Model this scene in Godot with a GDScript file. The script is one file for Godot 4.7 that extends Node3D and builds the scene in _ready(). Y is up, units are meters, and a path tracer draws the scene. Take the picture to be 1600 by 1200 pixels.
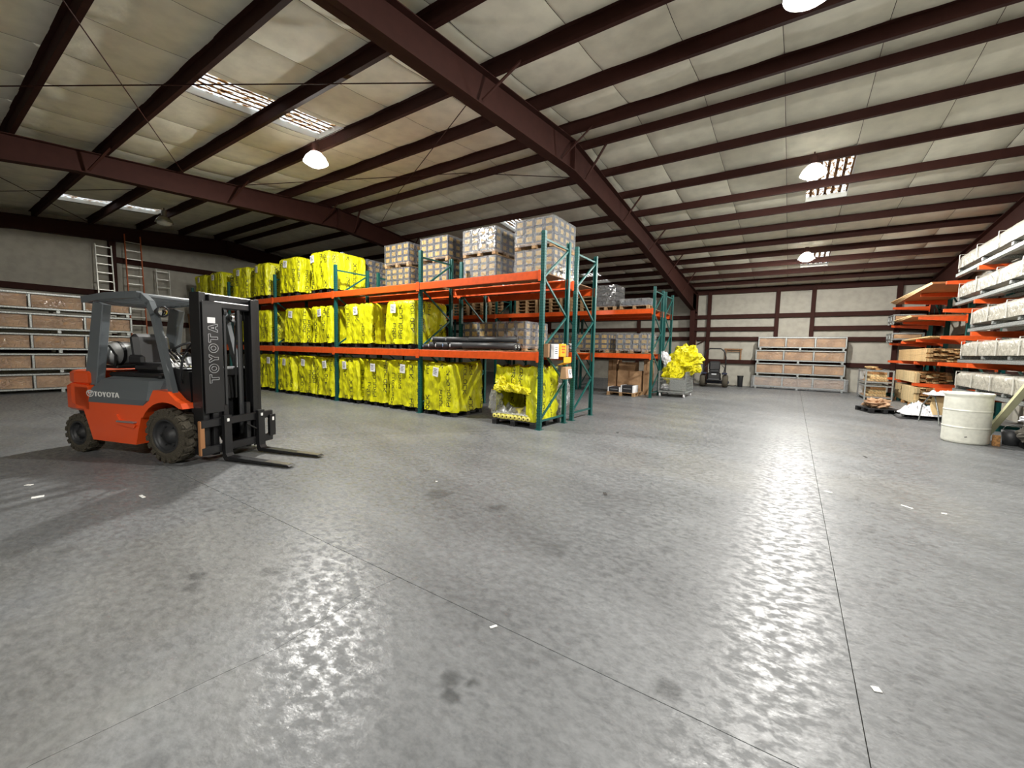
extends Node3D
# Warehouse: steel frame hall with pallet racks, a forklift and a cantilever rack.
var M := {}
var MC := {}
var taken := {}
var rng := RandomNumberGenerator.new()
const ROOF_Y := 5.92
const PITCH := 0.103
const PITCH_NEAR := 0.085
const RIDGE := -8.3
const X0 := -20.95
const X1 := 4.55
const Z0 := -22.6
const Z1 := 6.0

func _ready():
	rng.seed = 7
	setup_view()
	make_materials()
	build_shell()
	build_lamps()
	build_racks()
	build_bags()
	build_cartons()
	build_forklift()
	build_crates()
	build_cantilever()
	build_back_corner()
	build_small_things()

# ---------------------------------------------------------------- view and light
func setup_view():
	var cam := Camera3D.new()
	cam.name = "camera"
	cam.fov = 85.51
	cam.near = 0.05
	cam.far = 200.0
	cam.position = Vector3(0, 1.47, 0)
	cam.rotation_order = EULER_ORDER_YXZ
	cam.rotation_degrees = Vector3(-4.663, 33.967, 1.258)
	add_child(cam)
	cam.current = true
	var sky_mat := ProceduralSkyMaterial.new()
	sky_mat.sky_top_color = Color(0.74, 0.8, 0.88)
	sky_mat.sky_horizon_color = Color(0.9, 0.91, 0.92)
	sky_mat.ground_bottom_color = Color(0.3, 0.3, 0.28)
	sky_mat.ground_horizon_color = Color(0.7, 0.7, 0.7)
	sky_mat.sky_energy_multiplier = 1.0
	var sky := Sky.new()
	sky.sky_material = sky_mat
	var env := Environment.new()
	env.background_mode = Environment.BG_SKY
	env.sky = sky
	env.background_energy_multiplier = SKY_E
	env.tonemap_mode = Environment.TONE_MAPPER_LINEAR
	env.tonemap_exposure = EXPOSURE
	env.sdfgi_enabled = true
	env.ssao_enabled = true
	env.ssil_enabled = true
	var we := WorldEnvironment.new()
	we.name = "world_environment"
	we.environment = env
	add_child(we)

const SKY_E := 5.0
const EXPOSURE := 1.36
const LAMP_E := 26.0

# ---------------------------------------------------------------- helpers
func numbered(n: String) -> String:
	if not taken.has(n):
		taken[n] = 0
		return n
	taken[n] += 1
	return "%s_%03d" % [n, taken[n]]

func thing(called: String, label: String, category: String, at := Vector3.ZERO, turn := 0.0, group := "") -> Node3D:
	var o := Node3D.new()
	o.name = numbered(called)
	add_child(o)
	o.position = at
	o.rotation.y = turn
	tag(o, label, category, group)
	return o

func tag(o: Node, label: String, category: String, group := ""):
	o.set_meta("label", label)
	o.set_meta("category", category)
	if group != "":
		o.set_meta("group", group)

func struct(called: String) -> Node3D:
	var o := Node3D.new()
	o.name = called
	o.set_meta("kind", "structure")
	add_child(o)
	return o

func part(called: String, mesh: Mesh, m: Material, parent: Node, at := Vector3.ZERO, b := Basis.IDENTITY) -> MeshInstance3D:
	var o := MeshInstance3D.new()
	o.name = called
	o.mesh = mesh
	o.material_override = m
	o.transform = Transform3D(b, at)
	parent.add_child(o, true)
	return o

func single(called: String, mesh: Mesh, m: Material, label: String, category: String, at := Vector3.ZERO, b := Basis.IDENTITY, group := "") -> MeshInstance3D:
	var o := MeshInstance3D.new()
	o.name = numbered(called)
	o.mesh = mesh
	o.material_override = m
	o.transform = Transform3D(b, at)
	add_child(o)
	tag(o, label, category, group)
	return o

func copy_of(o: Node3D, at: Vector3, turn: float, label := "") -> Node3D:
	var base := String(o.name)
	if base.length() > 4 and base[base.length() - 4] == "_" and base.substr(base.length() - 3).is_valid_int():
		base = base.substr(0, base.length() - 4)
	var c: Node3D = o.duplicate()
	c.name = numbered(base)
	add_child(c)
	c.position = at
	c.rotation.y = turn
	if label != "":
		c.set_meta("label", label)
	return c

func mb(smooth := false) -> SurfaceTool:
	var s := SurfaceTool.new()
	s.begin(Mesh.PRIMITIVE_TRIANGLES)
	s.set_smooth_group(0 if smooth else -1)
	return s

func done(s: SurfaceTool) -> ArrayMesh:
	s.generate_normals()
	return s.commit()

func tri(s: SurfaceTool, a: Vector3, b: Vector3, c: Vector3):
	s.add_vertex(a); s.add_vertex(b); s.add_vertex(c)

# corners run clockwise seen from outside
func quad(s: SurfaceTool, a: Vector3, b: Vector3, c: Vector3, d: Vector3):
	tri(s, a, b, c); tri(s, a, c, d)

func box(s: SurfaceTool, c: Vector3, size: Vector3, b := Basis.IDENTITY):
	var h := size * 0.5
	var p := []
	for i in 8:
		p.append(c + b * Vector3(h.x * (1 if i & 1 else -1), h.y * (1 if i & 2 else -1), h.z * (1 if i & 4 else -1)))
	quad(s, p[4], p[6], p[7], p[5]); quad(s, p[1], p[3], p[2], p[0])
	quad(s, p[5], p[7], p[3], p[1]); quad(s, p[0], p[2], p[6], p[4])
	quad(s, p[6], p[2], p[3], p[7]); quad(s, p[0], p[4], p[5], p[1])

func hull(s: SurfaceTool, p: Array):
	# 8 corners: 0-3 bottom ring, 4-7 top ring, counter-clockwise seen from above
	quad(s, p[0], p[1], p[2], p[3]); quad(s, p[7], p[6], p[5], p[4])
	for i in 4:
		var j := (i + 1) % 4
		quad(s, p[i], p[i + 4], p[j + 4], p[j])

# chamfered box mesh, shared by size
func cbox(size: Vector3, bev := 0.006) -> ArrayMesh:
	var key := "b%.3f_%.3f_%.3f_%.3f" % [size.x, size.y, size.z, bev]
	if MC.has(key):
		return MC[key]
	var s := mb()
	cbox_to(s, Vector3.ZERO, size, bev)
	MC[key] = done(s)
	return MC[key]

func cbox_to(s: SurfaceTool, c: Vector3, size: Vector3, bev: float, b := Basis.IDENTITY):
	var h := size * 0.5
	bev = minf(bev, minf(h.x, minf(h.y, h.z)) * 0.9)
	var i := Vector3(h.x - bev, h.y - bev, h.z - bev)
	for sx in [-1, 1]:
		_face(s, c, b, Vector3(sx * h.x, 0, 0), Vector3(0, i.y, 0), Vector3(0, 0, i.z))
		_face(s, c, b, Vector3(0, sx * h.y, 0), Vector3(i.x, 0, 0), Vector3(0, 0, i.z))
		_face(s, c, b, Vector3(0, 0, sx * h.z), Vector3(i.x, 0, 0), Vector3(0, i.y, 0))
		for sy in [-1, 1]:
			_strip(s, c, b, Vector3(sx * h.x, sy * i.y, 0), Vector3(sx * i.x, sy * h.y, 0), Vector3(0, 0, i.z))
			_strip(s, c, b, Vector3(sx * h.x, 0, sy * i.z), Vector3(sx * i.x, 0, sy * h.z), Vector3(0, i.y, 0))
			_strip(s, c, b, Vector3(0, sx * h.y, sy * i.z), Vector3(0, sx * i.y, sy * h.z), Vector3(i.x, 0, 0))
			for sz in [-1, 1]:
				_out(s, c, b, [Vector3(sx * h.x, sy * i.y, sz * i.z), Vector3(sx * i.x, sy * h.y, sz * i.z), Vector3(sx * i.x, sy * i.y, sz * h.z)])

func _face(s, c, b, o: Vector3, u: Vector3, v: Vector3):
	_out(s, c, b, [o - u - v, o + u - v, o + u + v, o - u + v])

func _strip(s, c, b, p: Vector3, q: Vector3, w: Vector3):
	_out(s, c, b, [p - w, p + w, q + w, q - w])

func _out(s: SurfaceTool, c: Vector3, b: Basis, p: Array):
	var n: Vector3 = (p[1] - p[0]).cross(p[2] - p[0])
	var q := p.duplicate()
	if n.dot(p[0] + p[2]) > 0:   # clockwise seen from outside
		q.reverse()
	tri(s, c + b * q[0], c + b * q[1], c + b * q[2])
	if q.size() == 4:
		tri(s, c + b * q[0], c + b * q[2], c + b * q[3])

func frame_of(t: Vector3) -> Basis:
	var u := Vector3.UP if absf(t.y) < 0.9 else Vector3.RIGHT
	var x := u.cross(t).normalized()
	return Basis(x, t.cross(x).normalized(), t)

# a square bar from a to b
func bar(s: SurfaceTool, a: Vector3, b: Vector3, w: float, h: float):
	var t := (b - a).normalized()
	box(s, (a + b) * 0.5, Vector3(w, h, a.distance_to(b)), frame_of(t))

func bar_mesh(a: Vector3, b: Vector3, w: float, h: float) -> ArrayMesh:
	var s := mb()
	bar(s, a, b, w, h)
	return done(s)

func tube(s: SurfaceTool, pts: Array, r: float, n := 8, caps := true):
	var rings := []
	var fr := Basis.IDENTITY
	for k in pts.size():
		var t: Vector3 = (pts[mini(k + 1, pts.size() - 1)] - pts[maxi(k - 1, 0)]).normalized()
		if k == 0:
			fr = frame_of(t)
		else:
			var ax: Vector3 = fr.z.cross(t)
			if ax.length() > 1e-5:
				fr = Basis(ax.normalized(), fr.z.angle_to(t)) * fr
		var ring := []
		for i in n:
			var a := TAU * i / n
			ring.append(pts[k] + (fr.x * cos(a) + fr.y * sin(a)) * r)
		rings.append(ring)
	for k in rings.size() - 1:
		for i in n:
			var j := (i + 1) % n
			quad(s, rings[k][i], rings[k + 1][i], rings[k + 1][j], rings[k][j])
	if caps:
		s.set_smooth_group(-1)
		for i in range(1, n - 1):
			tri(s, rings[0][0], rings[0][i], rings[0][i + 1])
			tri(s, rings[-1][0], rings[-1][i + 1], rings[-1][i])
		s.set_smooth_group(0)

func tube_mesh(pts: Array, r: float, n := 8) -> ArrayMesh:
	var s := mb(true)
	tube(s, pts, r, n)
	return done(s)

# profile: Vector2(radius, along the axis); smooth unless sharp
func lathe(s: SurfaceTool, prof: Array, n: int, t := Transform3D.IDENTITY):
	for k in prof.size() - 1:
		var a: Vector2 = prof[k]
		var b: Vector2 = prof[k + 1]
		for i in n:
			var c0 := Vector3(cos(TAU * i / n), 0, sin(TAU * i / n))
			var c1 := Vector3(cos(TAU * (i + 1) / n), 0, sin(TAU * (i + 1) / n))
			var p := t * (c0 * a.x + Vector3(0, a.y, 0))
			var q := t * (c1 * a.x + Vector3(0, a.y, 0))
			var u := t * (c1 * b.x + Vector3(0, b.y, 0))
			var v := t * (c0 * b.x + Vector3(0, b.y, 0))
			if a.x < 1e-6:
				tri(s, p, u, v)
			elif b.x < 1e-6:
				tri(s, p, q, u)
			else:
				quad(s, p, q, u, v)

func lathe_mesh(prof: Array, n: int, smooth := true, t := Transform3D.IDENTITY) -> ArrayMesh:
	var s := mb(smooth)
	lathe(s, prof, n, t)
	return done(s)

# extrude a polygon (x, y) from z = -d/2 to d/2
func prism(s: SurfaceTool, poly: PackedVector2Array, d: float, t := Transform3D.IDENTITY, inset := 0.0):
	if Geometry2D.is_polygon_clockwise(poly):
		poly.reverse()
	var ids := Geometry2D.triangulate_polygon(poly)
	var h := d * 0.5
	var face := poly
	if inset > 0.0:
		var o := Geometry2D.offset_polygon(poly, -inset)
		if o.size() == 1 and o[0].size() == poly.size():
			face = o[0]
			# align start
			var best := 0
			for i in face.size():
				if face[i].distance_to(poly[0]) < face[best].distance_to(poly[0]):
					best = i
			var r := PackedVector2Array()
			for i in face.size():
				r.append(face[(i + best) % face.size()])
			face = r
	for k in range(0, ids.size(), 3):
		var a := face[ids[k]]; var b := face[ids[k + 1]]; var c := face[ids[k + 2]]
		if (b - a).cross(c - a) < 0:
			var sw := b; b = c; c = sw
		tri(s, t * Vector3(a.x, a.y, h), t * Vector3(c.x, c.y, h), t * Vector3(b.x, b.y, h))
		tri(s, t * Vector3(a.x, a.y, -h), t * Vector3(b.x, b.y, -h), t * Vector3(c.x, c.y, -h))
	var n := poly.size()
	var hi := h - (inset if face != poly else 0.0)
	for i in n:
		var j := (i + 1) % n
		var a := poly[i]; var b := poly[j]
		quad(s, t * Vector3(a.x, a.y, hi), t * Vector3(b.x, b.y, hi), t * Vector3(b.x, b.y, -hi), t * Vector3(a.x, a.y, -hi))
		if hi < h:
			var fa := face[i]; var fb := face[j]
			quad(s, t * Vector3(fa.x, fa.y, h), t * Vector3(fb.x, fb.y, h), t * Vector3(b.x, b.y, hi), t * Vector3(a.x, a.y, hi))
			quad(s, t * Vector3(a.x, a.y, -hi), t * Vector3(b.x, b.y, -hi), t * Vector3(fb.x, fb.y, -h), t * Vector3(fa.x, fa.y, -h))

func prism_mesh(pts: Array, d: float, inset := 0.0, t := Transform3D.IDENTITY) -> ArrayMesh:
	var s := mb()
	prism(s, PackedVector2Array(pts), d, t, inset)
	return done(s)

func roof_y(z: float) -> float:
	return ROOF_Y - (PITCH if z < RIDGE else PITCH_NEAR) * absf(z - RIDGE)

func nth(i: int) -> String:
	return ["first", "second", "third", "fourth", "fifth", "sixth", "seventh", "eighth", "ninth", "tenth", "eleventh", "twelfth"][i]

# ---------------------------------------------------------------- materials
func noise(freq: float, octaves := 4, sd := 1, kind := FastNoiseLite.TYPE_SIMPLEX_SMOOTH) -> FastNoiseLite:
	var n := FastNoiseLite.new()
	n.noise_type = kind
	n.frequency = freq
	n.fractal_octaves = octaves
	n.seed = sd
	return n

func ntex(n: FastNoiseLite, size: int, colors: Array, offs: Array) -> NoiseTexture2D:
	var t := NoiseTexture2D.new()
	t.width = size
	t.height = size
	t.seamless = true
	t.noise = n
	var g := Gradient.new()
	g.offsets = PackedFloat32Array(offs)
	g.colors = PackedColorArray(colors)
	t.color_ramp = g
	return t

func mat(called: String, c: Color, rough := 0.7, metal := 0.0) -> StandardMaterial3D:
	var m := StandardMaterial3D.new()
	m.resource_name = called
	m.albedo_color = c
	m.roughness = rough
	m.metallic = metal
	M[called] = m
	return m

func textured(m: StandardMaterial3D, t: Texture2D, scale: float, world := false):
	m.albedo_texture = t
	m.uv1_triplanar = true
	m.uv1_world_triplanar = world
	m.uv1_scale = Vector3.ONE * scale

func relief(m: StandardMaterial3D, t: Texture2D, cm: float):
	m.heightmap_enabled = true
	m.heightmap_texture = t
	m.heightmap_scale = cm

func c8(r: int, g: int, b: int) -> Color:
	return Color(r / 255.0, g / 255.0, b / 255.0)

func make_materials():
	var mottled := ntex(noise(0.012, 5, 3), 512, [Color(0.93, 0.93, 0.93), Color(0.97, 0.97, 0.97), Color(1, 1, 1)], [0.2, 0.5, 0.8])
	var speck := ntex(noise(0.05, 4, 5), 512, [Color(0.7, 0.7, 0.7), Color(1, 1, 1)], [0.25, 0.65])
	var bump := ntex(noise(0.02, 4, 9), 512, [Color(0, 0, 0), Color(1, 1, 1)], [0.1, 0.9])
	var fibre := ntex(noise(0.008, 5, 17), 512, [Color(0.86, 0.84, 0.82), Color(1, 1, 1)], [0.3, 0.7])
	var crease := ntex(noise(0.012, 3, 13, FastNoiseLite.TYPE_SIMPLEX), 512, [Color(0, 0, 0), Color(0.7, 0.7, 0.7), Color(1, 1, 1)], [0.2, 0.5, 0.62])
	var m := mat("steel_brown", c8(56, 31, 26), 0.7)
	m.metallic_specular = 0.25
	textured(m, mottled, 0.7)
	m = mat("insulation", c8(228, 225, 208), 0.85)
	textured(m, mottled, 0.35)
	relief(m, bump, 0.35)
	m = mat("wall_sheet", c8(172, 168, 156), 0.75)
	textured(m, mottled, 0.4)
	relief(m, bump, 0.25)
	mat("seam_tape", c8(205, 204, 196), 0.5)
	m = mat("rack_orange", c8(230, 88, 26), 0.42)
	textured(m, mottled, 1.1)
	m = mat("rack_teal", c8(16, 86, 82), 0.42)
	textured(m, mottled, 1.3)
	mat("hole_dark", c8(12, 26, 24), 0.9)
	m = mat("deck_wood", c8(150, 112, 78), 0.8)
	textured(m, speck, 0.8)
	mat("black_plastic", c8(26, 26, 28), 0.55)
	m = mat("pallet_wood", c8(186, 150, 108), 0.85)
	textured(m, speck, 1.2)
	m = mat("carton_grey", c8(68, 74, 86), 0.75)
	textured(m, mottled, 1.5)
	mat("carton_label", c8(176, 144, 70), 0.6)
	m = mat("cardboard", c8(180, 144, 108), 0.85)
	textured(m, fibre, 0.6)
	mat("cardboard_dark", c8(140, 104, 72), 0.85)
	m = mat("galvanised", c8(176, 180, 178), 0.42, 0.55)
	textured(m, speck, 1.4)
	var film := mat("film", Color(1, 1, 1, 0.1), 0.12)
	film.transparency = BaseMaterial3D.TRANSPARENCY_ALPHA
	film.uv1_triplanar = true
	film.uv1_scale = Vector3.ONE * 1.3
	relief(film, crease, 5.0)
	var film2 := mat("film_milky", Color(0.9, 0.91, 0.92, 0.22), 0.18)
	film2.transparency = BaseMaterial3D.TRANSPARENCY_ALPHA
	film2.uv1_triplanar = true
	film2.uv1_scale = Vector3.ONE * 1.1
	relief(film2, crease, 4.0)
	m = mat("white_wrap", c8(172, 168, 156), 0.35)
	textured(m, mottled, 0.9)
	relief(m, crease, 1.2)
	mat("strap_white", c8(190, 188, 180), 0.5)
	m = mat("lumber", c8(220, 184, 130), 0.8)
	textured(m, speck, 0.7)
	m = mat("lumber_brown", c8(176, 128, 78), 0.85)
	textured(m, speck, 0.9)
	m = mat("lumber_pale", c8(232, 206, 156), 0.8)
	textured(m, speck, 0.6)
	m = mat("plywood", c8(176, 112, 66), 0.75)
	textured(m, mottled, 0.8)
	mat("plywood_edge", c8(226, 196, 146), 0.8)
	m = mat("drum_white", c8(226, 226, 214), 0.45)
	textured(m, mottled, 1.8)
	mat("drum_mark", c8(60, 60, 56), 0.7)
	mat("black_rubber", c8(24, 24, 24), 0.8)
	m = mat("tyre", c8(82, 76, 64), 0.9)
	textured(m, speck, 2.0)
	m = mat("truck_orange", c8(240, 88, 34), 0.32)
	m.clearcoat_enabled = true
	m.clearcoat = 0.4
	m.clearcoat_roughness = 0.25
	m = mat("truck_grey", c8(98, 104, 108), 0.34)
	mat("truck_black", c8(22, 22, 24), 0.4)
	mat("truck_dark", c8(46, 47, 49), 0.5)
	mat("seat_vinyl", c8(38, 38, 40), 0.45)
	m = mat("tank_metal", c8(196, 198, 198), 0.32, 0.6)
	m = mat("fork_steel", c8(120, 116, 110), 0.35, 0.8)
	mat("white_paint", c8(238, 238, 236), 0.5)
	mat("silver", c8(190, 192, 196), 0.3, 0.7)
	mat("chrome", c8(225, 225, 225), 0.12, 1.0)
	mat("lens_glass", c8(235, 235, 228), 0.08)
	mat("rust", c8(150, 104, 66), 0.8)
	mat("paper_white", c8(232, 232, 234), 0.7)
	mat("ink", c8(40, 40, 44), 0.7)
	mat("yellow_film", c8(232, 220, 24), 0.45)
	m = mat("yellow_crumple", c8(236, 224, 22), 0.42)
	m.uv1_triplanar = true
	m.uv1_scale = Vector3.ONE * 1.5
	relief(m, crease, 4.0)
	mat("foam_yellow", c8(234, 222, 120), 0.8)
	mat("sign_yellow", c8(240, 176, 30), 0.55)
	mat("sign_orange", c8(222, 96, 24), 0.55)
	mat("paper_bag", c8(186, 150, 118), 0.8)
	mat("pale_beam", c8(214, 212, 170), 0.55)
	mat("aluminium", c8(198, 198, 190), 0.35, 0.5)
	mat("fibreglass_orange", c8(190, 96, 50), 0.6)
	mat("blue_core", c8(120, 150, 190), 0.6)
	m = mat("tarp_white", c8(228, 228, 232), 0.35)
	relief(m, crease, 3.0)
	m.uv1_triplanar = true
	mat("tarp_black", c8(24, 24, 26), 0.5)
	mat("grey_clutter", c8(104, 100, 92), 0.8)
	mat("mower_blue", c8(34, 40, 62), 0.4)
	var sky_panel := mat("skylight_sheet", Color(1, 1, 1), 0.4)
	var deb := ntex(noise(0.02, 5, 21), 512, [c8(96, 58, 26), c8(190, 140, 80), c8(255, 246, 224), c8(255, 252, 242)], [0.27, 0.37, 0.45, 0.55])
	sky_panel.albedo_texture = deb
	sky_panel.uv1_scale = Vector3(1.3, 0.55, 1)
	sky_panel.backlight_enabled = true
	sky_panel.backlight = Color(1, 1, 1)
	var rib := mat("skylight_rib", c8(120, 84, 48), 0.7)
	rib.albedo_texture = deb
	rib.uv1_scale = Vector3(1.3, 0.55, 1)
	rib.backlight_enabled = true
	rib.backlight = Color(0.5, 0.5, 0.5)
	make_floor_material()
	make_bag_materials()
	var lamp := mat("lamp_glow", Color(1, 1, 1), 0.5)
	lamp.emission_enabled = true
	lamp.emission = Color(1.0, 0.97, 0.9)
	lamp.emission_energy_multiplier = 6.0
	var sh := mat("lamp_shade", c8(224, 226, 226), 0.35, 0.3)
	sh.backlight_enabled = true
	sh.backlight = Color(0.95, 0.95, 0.95)
	mat("lamp_clear", c8(170, 168, 158), 0.2, 0.6)

func make_floor_material():
	# coarse map of the whole floor: cloudy tone, faint rust washes, spots and stains
	var n := 1024
	var a := noise(0.006, 5, 31).get_image(n, n, false, false, false)
	var b := noise(0.03, 4, 37).get_image(n, n, false, false, false)
	var streak := noise(0.011, 4, 41)
	var img := Image.create(n, n, false, Image.FORMAT_RGB8)
	for y in n:
		for x in n:
			var va := a.get_pixel(x, y).r
			var vb := b.get_pixel(x, y).r
			var vs := streak.get_noise_2d(x * 0.9 + y * 0.2, (y - x * 0.25) * 3.0)
			var v := 0.9 + (va - 0.5) * 0.1 + (vb - 0.5) * 0.08 + vs * 0.1
			var warm := clampf((va - 0.6) * 0.2, 0.0, 0.02)
			img.set_pixel(x, y, Color(v + warm * 0.5, v, v - warm))
	var r2 := RandomNumberGenerator.new()
	r2.seed = 99
	# spots seen on the floor: world x, world z, radius, darkness
	var stains := [[-1.19, -1.33, 0.05, 0.3], [-1.1, -1.36, 0.04, 0.3], [-1.13, -1.25, 0.035, 0.3], [-0.36, -1.83, 0.045, 0.28], [-3.05, -1.0, 0.05, 0.25], [-2.95, -0.93, 0.05, 0.2], [-2.75, -1.3, 0.05, 0.2], [0.2, -3.2, 0.05, 0.25], [-4.2, -1.5, 0.05, 0.25], [-2.9, -3.0, 0.1, 0.16], [-2.2, -3.1, 0.08, 0.16]]
	for i in 70:
		stains.append([r2.randf_range(-10, 4.2), r2.randf_range(-14, 0.5), r2.randf_range(0.02, 0.09), r2.randf_range(0.05, 0.14)])
	for s in stains:
		var cx: float = (s[0] - X0) / (X1 - X0) * n
		var cy: float = (s[1] - Z0) / (Z1 - Z0) * n
		var rx: float = maxf(s[2] / (X1 - X0) * n, 0.8)
		var ry: float = maxf(s[2] / (Z1 - Z0) * n, 0.8)
		for y in range(int(cy - ry * 2) - 1, int(cy + ry * 2) + 2):
			for x in range(int(cx - rx * 2) - 1, int(cx + rx * 2) + 2):
				if x < 0 or y < 0 or x >= n or y >= n:
					continue
				var d := Vector2((x - cx) / rx, (y - cy) / ry).length() + streak.get_noise_2d(x * 6.0, y * 6.0) * 0.9
				if d < 1.15:
					var k: float = 1.0 - s[3] * clampf((1.15 - d) * 4.0, 0.0, 1.0)
					img.set_pixel(x, y, img.get_pixel(x, y) * k)
	var fine := noise(0.016, 6, 51)
	fine.fractal_gain = 0.72
	var grit := noise(0.012, 7, 57)
	grit.fractal_gain = 0.7
	var m := mat("concrete", c8(131, 133, 135), 1.0)
	m.metallic_specular = 0.45
	m.albedo_texture = ntex(fine, 1024, [Color(0.87, 0.87, 0.87), Color(0.945, 0.945, 0.945), Color(1, 1, 1)], [0.25, 0.5, 0.75])
	m.roughness_texture = ntex(grit, 1024, [Color(0.3, 0.3, 0.3), Color(0.46, 0.46, 0.46), Color(0.64, 0.64, 0.64)], [0.3, 0.5, 0.66])
	relief(m, ntex(grit, 512, [Color.BLACK, Color.WHITE], [0.2, 0.8]), 0.1)
	m.detail_enabled = true
	m.detail_blend_mode = BaseMaterial3D.BLEND_MODE_MUL
	m.detail_uv_layer = BaseMaterial3D.DETAIL_UV_2
	m.detail_albedo = ImageTexture.create_from_image(img)
	mat("joint_dark", c8(96, 94, 90), 0.95)
	mat("litter_white", c8(240, 240, 236), 0.8)
	mat("chip_dark", c8(58, 56, 54), 0.9)

# strokes of the printed word, each letter in a box 0.8 wide and 1 high
func glyph(ch: String) -> Array:
	match ch:
		"P": return [[Vector2(0, 0), Vector2(0, 1), Vector2(0.6, 1), Vector2(0.8, 0.85), Vector2(0.8, 0.6), Vector2(0.6, 0.45), Vector2(0, 0.45)]]
		"R": return [[Vector2(0, 0), Vector2(0, 1), Vector2(0.6, 1), Vector2(0.8, 0.85), Vector2(0.8, 0.6), Vector2(0.6, 0.45), Vector2(0, 0.45)], [Vector2(0.45, 0.45), Vector2(0.8, 0)]]
		"O": return [[Vector2(0.18, 0), Vector2(0, 0.16), Vector2(0, 0.84), Vector2(0.18, 1), Vector2(0.62, 1), Vector2(0.8, 0.84), Vector2(0.8, 0.16), Vector2(0.62, 0), Vector2(0.18, 0)]]
		"L": return [[Vector2(0, 1), Vector2(0, 0.12), Vector2(0.12, 0), Vector2(0.8, 0)]]
		"C": return [[Vector2(0.8, 1), Vector2(0.18, 1), Vector2(0, 0.84), Vector2(0, 0.16), Vector2(0.18, 0), Vector2(0.8, 0)]]
		"K": return [[Vector2(0, 0), Vector2(0, 1)], [Vector2(0.8, 1), Vector2(0.05, 0.5), Vector2(0.8, 0)]]
	return []

func stamp(img: Image, p: Vector2, r: float, c: Color):
	var n := img.get_width()
	for dy in range(-int(r), int(r) + 1):
		var w := int(sqrt(maxf(r * r - dy * dy, 0)))
		var yy := posmod(int(p.y) + dy, n)
		for dx in range(-w, w + 1):
			img.set_pixel(posmod(int(p.x) + dx, n), yy, c)

# the word set along a column; down: reads from top to bottom
func word(img: Image, text: String, at: Vector2, high: float, down: bool, c: Color, stroke: float):
	var pen := 0.0
	for ch in text:
		for line in glyph(ch):
			for k in line.size() - 1:
				var a: Vector2 = line[k]
				var b: Vector2 = line[k + 1]
				var steps := maxi(2, int(a.distance_to(b) * high / 2.0))
				for i in steps + 1:
					var q: Vector2 = a.lerp(b, float(i) / steps)
					var along: float = (pen + q.x) * high * 1.08
					var up: float = q.y * high
					var p := Vector2(at.x + up, at.y + along) if down else Vector2(at.x - up, at.y - along)
					stamp(img, p, stroke, c)
		pen += 1.12

func make_bag_materials():
	var n := 768
	var tone := noise(0.01, 4, 61).get_image(n, n, false, false, true)
	var img := Image.create(n, n, false, Image.FORMAT_RGB8)
	for y in n:
		for x in n:
			var v := (tone.get_pixel(x, y).r - 0.5) * 0.1
			img.set_pixel(x, y, Color(0.84 + v, 0.835 + v, 0.09 + v * 0.5))
	var ink := c8(44, 46, 32)
	var faint := c8(120, 118, 40)
	# four printed columns in 1.25 m of film
	for k in 4:
		var down := k % 2 == 0
		var x := 90.0 + k * 192.0
		word(img, "PROLOCK", Vector2(x, 60.0 + k * 210.0), 58.0, down, ink, 5.0)
		# tear-off dashes printed beside the word
		for i in 12:
			img.fill_rect(Rect2i(int(x + 96) % n, (i * 64 + k * 20) % (n - 20), 3, 16), faint)
	var wr := Image.create(512, 512, false, Image.FORMAT_RGB8)
	var na := noise(0.012, 4, 71, FastNoiseLite.TYPE_SIMPLEX)
	for y in 512:
		for x in 512:
			var f := float(x) / 512.0 * TAU
			var g := float(y) / 512.0 * TAU
			var v := 1.0 - absf(na.get_noise_3d(cos(f) * 120.0, sin(f) * 120.0, sin(g) * 40.0) + na.get_noise_3d(cos(f) * 80.0 + 300.0, sin(f) * 80.0, cos(g) * 40.0)) * 1.6
			wr.set_pixel(x, y, Color(v, v, v))
	var m := mat("bag_print", Color.WHITE, 0.4)
	m.albedo_texture = ImageTexture.create_from_image(img)
	relief(m, ImageTexture.create_from_image(wr), 0.9)
	m.rim_enabled = false

# ---------------------------------------------------------------- the hall
const JX := [X0, 0.325, X1]
const JZ := [Z0, -11.9, -1.73, Z1]
const FAR_PURLINS := [-8.72, -10.0, -11.28, -12.57, -13.8, -15.05, -16.35, -17.56, -18.75, -20.0, -21.2]
const NEAR_PURLINS := [-7.95, -6.68, -5.37, -4.05, -2.73, -1.42, -0.1, 1.2, 2.5, 3.8, 5.1]
const RAFTERS := [-20.7, -12.6, -4.2, 4.25]
# skylights: centre x, z from, z to
const SKYLIGHTS := [[-8.26, -5.33, -2.76], [-18.1, -5.33, -2.76], [0.43, -5.33, -2.76], [0.43, -13.76, -11.32], [-8.1, -13.76, -11.32], [-17.8, -13.76, -11.32], [0.43, -19.96, -17.6], [-8.1, -19.96, -17.6]]

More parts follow.
